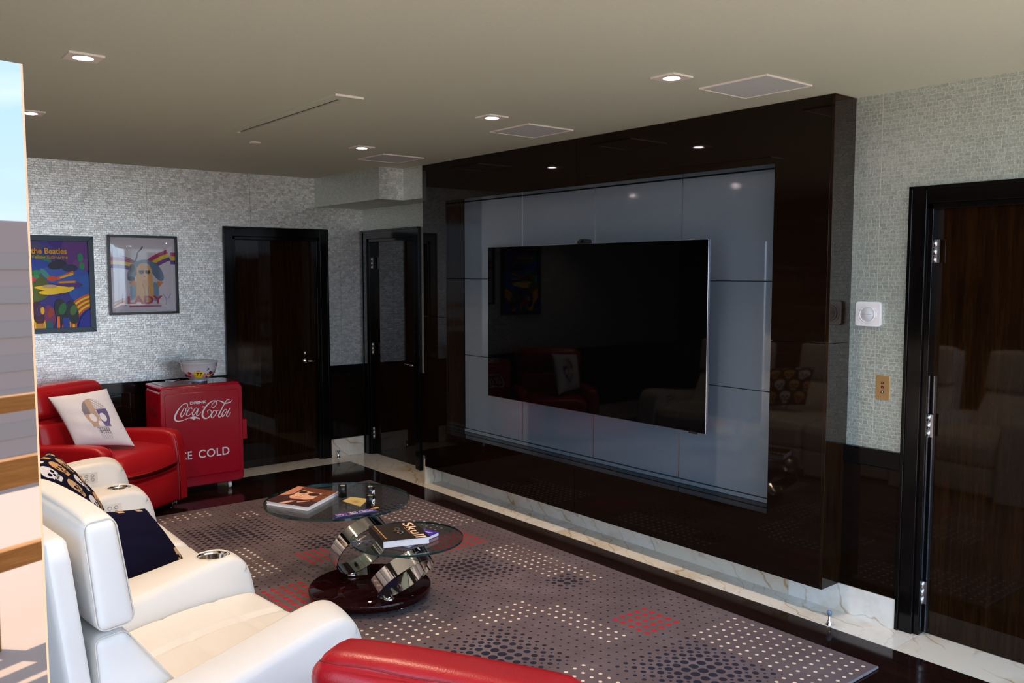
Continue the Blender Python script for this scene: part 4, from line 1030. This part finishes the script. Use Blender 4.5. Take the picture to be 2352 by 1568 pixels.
# ================================================================ framed posters
def frame(name, label, x0, x1, z0, z1, w, matf, dep=.028):
    t = thing(name, label, 'poster', ((x0+x1)/2, D, z0))
    mb = MB(); mb.prism([(x0, z0), (x1, z0), (x1-w, z0+w), (x0+w, z0+w)], D-dep, D-.0005, matf, 1).prism([(x0, z1), (x0+w, z1-w), (x1-w, z1-w), (x1, z1)], D-dep, D-.0005, matf, 1)
    mb.prism([(x0, z0), (x0+w, z0+w), (x0+w, z1-w), (x0, z1)], D-dep, D-.0005, matf, 1).prism([(x1, z0), (x1, z1), (x1-w, z1-w), (x1-w, z0+w)], D-dep, D-.0005, matf, 1)
    mb.build('picture_frame', t, .002); return t
# left poster: generic psychedelic landscape in the photograph's colours
p1 = frame('framed_poster', 'tall blue framed poster with rainbow arcs, yellow blob and yellow heading on the back wall', 1.235, 1.815, 1.330, 2.103, .042, plain('blue_frame', (.004, .035, .075), .35))
A = Art((1.277, D-.010, 1.372), (1, 0, 0), (0, 0, 1), (0, -1, 0)); w_, h_ = .496, .689; A.clip = (0, w_, 0, h_)
q = ink
A.rect(0, w_, 0, h_, q(45, 45, 150)); A.ell(.27, .70, .14, .13, q(60, 60, 170)); A.ell(.28, .71, .08, .08, q(60, 10, 160)); A.ell(.42, .60, .12, .16, q(100, 45, 150)); A.ell(.46, .50, .08, .05, q(120, 60, 150))
A.ell(.08, .62, .09, .08, q(80, 75, 140)); A.ell(.04, .60, .06, .05, q(60, 160, 90), rot=.4); A.ell(.13, .53, .10, .05, q(25, 130, 120)); A.ell(.44, .56, .02, .035, q(20, 150, 110)); A.ell(.45, .49, .02, .03, q(25, 150, 90))
A.ell(.15, .49, .20, .05, q(20, 70, 190), rot=-.3); A.ell(.30, .42, .20, .07, q(40, 90, 200)); A.ell(.27, .50, .07, .035, q(10, 20, 60), rot=.2); A.ell(.36, .475, .06, .03, q(20, 40, 90)); A.ell(.06, .34, .16, .12, q(75, 95, 30), rot=-.5); A.ell(.02, .26, .12, .10, q(85, 110, 40))
A.ell(.12, .44, .03, .02, q(20, 150, 100)); A.ell(.10, .40, .04, .02, q(25, 160, 110), rot=.3); A.ell(.18, .43, .05, .02, q(60, 150, 150), rot=-.9); A.ell(.02, .36, .035, .05, q(50, 170, 190)); A.ell(.09, .385, .025, .02, q(200, 60, 90))
A.ell(.43, .30, .09, .10, q(25, 90, 195)); A.ell(.48, .37, .06, .05, q(30, 100, 205)); A.ell(.33, .33, .12, .03, q(70, 40, 140), rot=.1)
A.poly([(.26, .40), (.38, .455), (.395, .43), (.27, .38)], q(215, 95, 30)); A.poly([(.28, .40), (.38, .44), (.385, .42), (.29, .392)], q(225, 200, 40)); A.poly([(.27, .37), (.40, .375), (.40, .355), (.27, .352)], q(210, 100, 30)); A.poly([(.28, .366), (.39, .370), (.39, .36), (.28, .358)], q(225, 205, 45)); A.ell(.23, .39, .04, .02, q(200, 70, 30))
A.ell(.24, .315, .14, .020, q(240, 215, 30), rot=-.05); A.ell(.22, .285, .09, .020, q(240, 215, 30), rot=.05); A.ell(.21, .330, .055, .014, q(190, 170, 150)); A.ell(.33, .30, .06, .018, q(240, 215, 30), rot=.3)
for k, c_ in enumerate(((215, 95, 30), (235, 215, 40), (200, 80, 30), (235, 215, 40), (200, 80, 30), (235, 215, 40), (200, 90, 30))):
    A.arc(.56, .0, .26-k*.0155, .2755-k*.0155, PI*.45, PI*1.05, q(*c_)); A.arc(-.09, .0, .26-k*.0155, .2755-k*.0155, -.1, PI*.6, q(*c_))
A.ell(.56, 0, .152, .152, q(25, 40, 175)); A.ell(-.09, 0, .152, .152, q(40, 40, 140))
for x, z, r, c1, c2 in ((.12, .12, .055, (60, 25, 70), (70, 45, 110)), (.20, .10, .050, (110, 45, 110), (150, 60, 50)), (.285, .13, .060, (15, 40, 50), (35, 110, 60)), (.365, .12, .055, (20, 45, 60), (70, 120, 60))):
    A.ell(x, z, r*.8, r*1.7, q(*c1), rot=.15); A.ell(x+.008, z+.02, r*.45, r*.8, q(*c2), rot=-.3); A.ell(x-.01, z-.05, r*.3, r*.5, q(*c1))
A.ell(.15, .14, .014, .03, q(230, 190, 40)); A.rect(.10, .16, .0, .04, q(200, 150, 50)); A.rect(.17, .22, 0, .05, q(10, 95, 110)); A.rect(.25, .27, 0, .09, q(220, 120, 40)); A.rect(.29, .34, .0, .08, q(30, 60, 170))
A.clip = None
A.text('the Beatles', .085, .585, .255, .048, q(225, 170, 40), bold=.03); A.text('Yellow Submarine', .085, .548, .26, .026, q(205, 160, 40), bold=.02)
A.mb.build('print', p1)
# right poster: woman with sunglasses, stripes and heading, under bulging acrylic
p2 = frame('framed_poster', 'black framed white poster of a blonde woman in sunglasses with LADY lettering', 1.920, 2.482, 1.459, 2.121, .020, M_BLACK, .034)
A = Art((1.940, D-.012, 1.479), (1, 0, 0), (0, 0, 1), (0, -1, 0)); w_, h_ = .522, .622; A.clip = (0, w_, 0, h_)
A.rect(0, w_, 0, h_, q(214, 216, 232))
for k, c_ in enumerate(((175, 25, 105), (235, 205, 40), (95, 35, 150))):
    A.arc(.62, .02, .50-k*.032, .532-k*.032, PI*.60, PI*.78, q(*c_)); A.arc(.50, -.06, .53-k*.034, .564-k*.034, PI*.40, PI*.51, q(*c_)); A.arc(.03, -.04, .47-k*.030, .50-k*.030, PI*.36, PI*.54, q(*c_))
A.stroke([(.26, .55), (.24, .52), (.22, .50), (.21, .46), (.19, .42), (.15, .45), (.08, .47)], [.004, .006, .004, .006, .005, .003, .002], q(30, 25, 60))
A.ell(.27, .375, .10, .065, q(95, 125, 165)); A.ell(.17, .33, .035, .07, q(110, 130, 165), rot=-.4); A.ell(.37, .34, .04, .09, q(95, 125, 160), rot=.5); A.ell(.17, .37, .022, .035, q(25, 35, 60)); A.ell(.16, .28, .03, .02, q(30, 60, 110))
A.poly([(.15, .22), (.20, .25), (.22, .18), (.20, .12), (.15, .10)], q(95, 150, 190)); A.poly([(.37, .26), (.42, .25), (.37, .19), (.34, .19)], q(215, 130, 70)); A.poly([(.14, .25), (.19, .27), (.20, .22), (.17, .21)], q(215, 130, 70)); A.ell(.35, .17, .03, .08, q(120, 160, 195))
A.poly([(.205, .37), (.23, .405), (.27, .415), (.305, .40), (.325, .36), (.335, .25), (.34, .10), (.30, .08), (.265, .10), (.24, .08), (.19, .10), (.20, .24)], q(226, 178, 105))
A.ell(.268, .335, .044, .066, q(226, 170, 115)); A.ell(.268, .385, .034, .030, q(215, 170, 120)); A.poly([(.245, .27), (.29, .27), (.285, .22), (.268, .19), (.25, .22)], q(215, 155, 100))
A.poly([(.222, .352), (.264, .352), (.262, .325), (.238, .318), (.224, .328)], q(15, 12, 25)); A.poly([(.272, .352), (.314, .352), (.312, .328), (.298, .318), (.274, .325)], q(15, 12, 25)); A.ell(.268, .298, .010, .005, q(190, 80, 70))
A.stroke([(.245, .24), (.262, .19), (.268, .14), (.275, .10)], [.0015]*4, q(90, 60, 50)); A.stroke([(.30, .22), (.29, .17), (.30, .12)], [.003]*3, q(120, 150, 190)); A.ell(.205, .115, .03, .018, q(200, 150, 90)); A.ell(.30, .105, .03, .018, q(200, 150, 90))
A.stroke([(.09, .16), (.085, .08), (.12, .055)], [.002]*3, q(120, 150, 205)); A.stroke([(.41, .15), (.44, .11), (.44, .06)], [.002]*3, q(120, 150, 205)); A.stroke([(.48, .155), (.455, .11)], [.002]*2, q(120, 150, 205))
A.text('LADY', .125, .068, .285, .068, q(175, 20, 85), bold=.035); A.rect(.135, .395, .045, .055, q(190, 35, 95))
A.clip = None; A.mb.build('print', p2)
vs = []; fs = []; n = 20
for i in range(n+1):
    for j in range(n+1):
        u, v = i/n, j/n; e = min(u, 1-u, v, 1-v); hgt = .012*(1-(1-min(1, e/.16))**2); vs.append((1.942+u*.518, D-.018-hgt, 1.481+v*.618))
for i in range(n):
    for j in range(n): fs.append((i*(n+1)+j, (i+1)*(n+1)+j, (i+1)*(n+1)+j+1, i*(n+1)+j+1))
MB().add(vs, fs, M_ACRYL, True).build('acrylic_cover', p2)

# ================================================================ coffee table: mahogany disc, two leaning chrome hoops, two glass discs
tb = thing('coffee_table', 'two tier coffee table of round glass tops on chrome hoops and dark red disc', 'coffee table', (2.34, 4.13, .0145))
TC = (2.345, 4.135)
MB().lathe([(.325, .042), (.335, .047), (.335, .080), (.329, .085), (0, .085)], (*TC, 0), M_BASEW, 96).lathe([(0, .042), (.325, .042)], (*TC, 0), M_BASEW, 96, caps=False).build('disc_base', tb)
for k in range(5):
    a_ = -PI/2+.12+k*2*PI/5; MB().lathe([(.016, .0145), (.016, .022), (.010, .030), (.010, .043)], (TC[0]+.27*math.cos(a_), TC[1]+.27*math.sin(a_), 0), M_CHROME, 16).build('foot', tb)
def hoop(piv, Rr, wd, ztop, ax_):
    ax_ = Vector(ax_).normalized()
    zp = (Vector((0, 0, 1))-ax_*ax_.z).normalized(); hh = ax_.cross(zp).normalized(); low = Rr*zp.z+wd/2*ax_.z
    c = Vector((piv[0], piv[1], .100+low)) + Vector((zp.x*Rr, zp.y*Rr, 0)) + Vector((ax_.x, ax_.y, 0))*wd*.25
    vs = []; fs = []; N = 96; th = .006
    for i in range(N):
        a = 2*PI*i/N; d_ = zp*math.sin(a)+hh*math.cos(a)
        for r, w in ((Rr, -wd/2), (Rr, wd/2), (Rr-th, wd/2), (Rr-th, -wd/2)): vs.append(c+d_*r+ax_*w)
    for i in range(N):
        j = (i+1) % N
        for k in range(4): fs.append((4*i+k, 4*i+(k+1) % 4, 4*j+(k+1) % 4, 4*j+k))
    o = MB().add(vs, fs, M_CHROME).build('chrome_hoop', tb, autosm=True)
    MB().lathe([(.030, .0855), (.030, .093), (.022, .097), (.018, .104)], (piv[0], piv[1], 0), M_CHROME, 28).build('swivel', o)
    top = c+zp*Rr
    mx2, my2 = top.x+.015, top.y+.075
    MB().lathe([(.012, min(top.z, ztop-.02)-.012), (.014, ztop-.006), (.028, ztop-.005), (.028, ztop-.0005)], (mx2, my2, 0), M_CHROME, 28).tube([(top.x, top.y, top.z-.010), (mx2, my2, min(top.z, ztop-.02)-.008)], .010, M_CHROME, 12).build('glass_mount', o)
    return top
ZG1, ZG2 = .442, .374; TG = .011
t1_ = hoop((2.336, 4.319), .181, .082, ZG1, (-.15, .84, .52)); t2_ = hoop((2.304, 3.868), .170, .080, ZG2, (-.15, .70, .70))
def disc(c, r, z, nm):
    o = MB().lathe([(0, z), (r, z), (r, z+TG), (0, z+TG)], (c[0], c[1], 0), M_GTOP, 128, smooth=False).build(nm, tb)
    mi = o.data.polygons; o.data.materials.append(M_GEDGE)
    for p in mi:
        if abs(p.normal.z) < .3: p.material_index = 1
    return o
G1 = (2.401, 4.612); G2 = (2.443, 3.902)
disc(G1, .430, ZG1, 'glass_top'); disc(G2, .302, ZG2, 'glass_top')
for k in range(5):
    pass
# things on the table
Z1 = ZG1+TG+.0004; Z2 = ZG2+TG+.0004
def flatbook(name, label, corners, z0, th, cover, art_fn, spine=None, pages=M_PAPER, cat='book', ct=.002):
    P = [Vector((x, y, 0)) for x, y in corners]    # BL, BR, TR, TL of the cover as read
    t = thing(name, label, cat, (sum(p.x for p in P)/4, sum(p.y for p in P)/4, z0))
    ins = [P[0]+(P[2]-P[0]).normalized()*.004, P[1]+(P[3]-P[1]).normalized()*.004, P[2]+(P[0]-P[2]).normalized()*.004, P[3]+(P[1]-P[3]).normalized()*.004]
    MB().prism([(p.x, p.y) for p in ins], z0+ct, z0+th-ct, pages).build('page_block', t)
    cv = MB(); cv.prism([(p.x, p.y) for p in P], z0, z0+ct, cover).prism([(p.x, p.y) for p in P], z0+th-ct, z0+th, cover)
    if spine:
        a, b = P[spine[0]], P[spine[1]]; n_ = (b-a).normalized(); o_ = Vector((-n_.y, n_.x, 0))
        if o_.dot(P[0]+P[1]+P[2]+P[3]-4*a) < 0: o_ = -o_
        cv.prism([(p.x, p.y) for p in (a, b, b+o_*.004, a+o_*.004)], z0, z0+th, cover)
    cv.build('cover', t)
    U = P[1]-P[0]; V = P[3]-P[0]; a_ = Art((P[0].x, P[0].y, z0+th+.0002), U.normalized(), V.normalized(), (0, 0, 1), .00012); art_fn(a_, U.length, V.length); a_.mb.build('cover_print', t); return t
I_BR = ink(80, 35, 25); I_SK = ink(225, 175, 150)
def face_art(A, w, h):
    A.clip = (0, w, 0, h)
    A.rect(0, w, 0, h, ink(75, 35, 35)); A.poly([(0, h), (0, h*.35), (w*.22, h*.55), (w*.18, h)], ink(190, 130, 105))
    A.ell(w*.55, h*.62, w*.30, h*.30, ink(222, 170, 145), rot=.2); A.ell(w*.40, h*.45, w*.16, h*.14, ink(222, 170, 145)); A.ell(w*.60, h*.92, w*.45, h*.16, ink(100, 50, 30), rot=-.1); A.ell(w*.92, h*.62, w*.14, h*.34, ink(110, 60, 30))
    A.ell(w*.66, h*.66, w*.13, h*.085, ink(45, 15, 20), rot=.1); A.ell(w*.36, h*.70, w*.09, h*.07, ink(45, 15, 20), rot=.1); A.poly([(w*.78, h*.68), (w*.95, h*.72), (w*.95, h*.69), (w*.78, h*.65)], ink(45, 15, 20)); A.rect(w*.42, w*.55, h*.685, h*.70, ink(45, 15, 20))
    A.poly([(w*.47, h*.66), (w*.40, h*.52), (w*.46, h*.50)], ink(190, 135, 110)); A.ell(w*.46, h*.42, w*.08, h*.022, ink(150, 80, 70)); A.ell(w*.50, h*.33, w*.14, h*.03, ink(190, 130, 110), rot=.1)
    A.poly([(0, 0), (w, 0), (w, h*.30), (w*.72, h*.34), (w*.50, h*.24), (w*.30, h*.30), (w*.12, h*.42), (0, h*.34)], ink(60, 25, 28)); A.poly([(w*.30, 0), (w*.44, h*.20), (w*.56, h*.22), (w*.50, h*.12), (w*.42, 0)], ink(220, 165, 140)); A.poly([(w*.60, h*.18), (w*.80, h*.32), (w*.84, h*.30), (w*.64, h*.14)], ink(215, 160, 140))
flatbook('portrait_book', 'large white edged book with a sunglasses portrait on the bigger glass top', [(2.022, 4.770), (2.150, 4.492), (2.452, 4.700), (2.325, 4.985)], Z1, .021, M_WPRINT, face_art)
def skull_art(A, w, h):
    A.rect(0.0015, w-.0015, .0015, h-.0015, ink(18, 8, 6)); 
    A.text('Skull', w*.03, h*.70, w*.94, h*.22, ink(250, 215, 190), bold=.012)
    for k in range(14): A.rect(w*.30+k*w*.030, w*.30+(k*.030+.022)*w, h*.655, h*.675, ink(150, 105, 90))
    for k in range(22): A.rect(w*.06+k*w*.040, w*.06+(k*.040+.030)*w, h*.085, h*.115, ink(190, 140, 90))
    for k in range(9): A.rect(w*.35+k*w*.035, w*.35+(k*.035+.025)*w, h*.035, h*.050, ink(120, 85, 60))
    A.arc(w*.42, h*.42, .026, .032, .1, PI*.9, ink(70, 100, 100)); A.arc(w*.62, h*.42, .026, .032, .1, PI*.9, ink(90, 120, 120)); A.ell(w*.42, h*.44, .010, .006, ink(170, 130, 60)); A.ell(w*.62, h*.44, .010, .006, ink(170, 70, 60)); A.ell(w*.52, h*.40, .006, .008, ink(120, 120, 90))
TH2 = .020
def blue_art(A, w, h):
    A.rect(.001, w-.001, .001, h-.001, ink(60, 35, 160)); A.poly([(w*.02, h*.05), (w*.5, h*.30), (w*.02, h*.55)], ink(190, 225, 235)); A.rect(w*.80, w*.95, h*.1, h*.9, ink(60, 40, 190)); A.rect(w*.86, w*.89, h*.1, h*.9, ink(220, 200, 230))
flatbook('blue_book', 'blue violet book lying askew under the dark skull book', [(2.345, 3.732), (2.592, 3.815), (2.523, 4.000), (2.276, 3.917)], Z2, TH2, ink(45, 30, 150), blue_art)
flatbook('skull_book', 'thick dark book titled Skull lying on the blue book on the smaller glass top', [(2.287, 4.040), (2.205, 3.757), (2.438, 3.676), (2.525, 3.955)], Z2+TH2+.0006, .038, ink(24, 10, 8), skull_art, spine=(0, 1))
def candle(x, y, label, emb=True):
    t = thing('candle_glass', label, 'candle', (x, y, Z1), 'black candle glasses'); r, h = .0255, .074
    MB().lathe([(0, 0), (r, 0), (r, h), (r-.002, h+.0008), (r-.003, h-.002), (r-.003, h-.009), (0, h-.009)], (x, y, Z1), M_BLACK, 32).build('glass', t)
    MB().lathe([(0, h-.0055), (r-.0033, h-.0065), (r-.0033, h-.0088)], (x, y, Z1), M_WAX, 28).tube([(x, y, Z1+h-.006), (x+.001, y, Z1+h+.003)], .001, M_BLACK, 6).build('wax', t)
    if emb:
        vs = []; fs = []; mats_ = []
        mb = MB(); nn = 26; hh = .040
        for i in range(nn):
            for j in range(nn):
                u, v = (i+.5)/nn-.5, (j+.5)/nn-.5; k = skull(u*.95, v)
                if k == 1:
                    q_ = []
                    for du, dv in ((0, 0), (1, 0), (1, 1), (0, 1)):
                        a = -PI/2+.42+((i+du)/nn-.5)*hh*.9/r; z = ((j+dv)/nn)*hh+.014; q_.append((x+(r+.0004)*math.cos(a), y+(r+.0004)*math.sin(a), Z1+z))
                    mb.add(q_, [(0, 1, 2, 3)], M_WPRINT)
        mb.build('skull_emblem', t)
candle(2.455, 4.648, 'black candle glass beside the portrait book', False); candle(2.569, 4.512, 'black candle glass with skull emblem, the farther of the touching pair'); candle(2.466, 4.333, 'black candle glass with skull emblem standing nearest the remote control')
o = MB().prism([(2.405, 4.560), (2.490, 4.610), (2.548, 4.500), (2.430, 4.385)], Z1, Z1+.0015, ink(190, 170, 110)).build('card'); tag(o, 'yellowish printed card lying between the candle glasses', 'card')
_a = Art((2.42, 4.44, Z1+.0017), (.3, .95, 0), (-.95, .3, 0), (0, 0, 1), .0001)
for k in range(5): _a.rect(.02, .09+.01*(k % 3), -.045+k*.010, -.043+k*.010, ink(120, 105, 70))
_a.ell(.055, -.02, .018, .012, ink(150, 130, 90)); _a.mb.build('print', o)
rc = thing('remote_control', 'long dark blue remote control with many small buttons near the glass edge', 'remote', (2.31, 4.235, Z1))
Rm_ = Matrix.Translation((2.312, 4.232, Z1)) @ Matrix.Rotation(math.atan2(-.03, .25), 4, 'Z')
MB().box(-.125, .125, -.024, .024, .001, .018, plain('dark_blue_plastic', (.015, .012, .07), .3)).build('body', rc, .004, 2, Rm_)
mb = MB(); rs_ = random.Random(2)
for i in range(22):
    for j in range(3):
        if i in (6, 12): continue
        mb.box(-.112+i*.0102, -.105+i*.0102, -.017+j*.0125, -.008+j*.0125, .018, .0205, rs_.choice([ink(150, 130, 170), ink(205, 190, 205), ink(70, 60, 190), ink(190, 80, 90) if i < 8 or i > 19 else ink(190, 180, 200)]))
mb.build('buttons', rc, 0, 2, Rm_)
o = MB().box(-.022, .022, -.010, .010, 0, .003, ink(215, 165, 70)).build('paper_slip', None, 0, 2, Matrix.Translation((2.475, 4.300, Z1)) @ Matrix.Rotation(.2, 4, 'Z')); tag(o, 'small yellow slip of paper next to the nearest candle', 'paper')
o = MB().lathe([(.0045, 0), (.0045, .006), (.003, .008), (0, .0085)], (2.648, 4.105, Z2), M_BRASS, 16).build('brass_stud'); 
bpy.data.objects.remove(o)
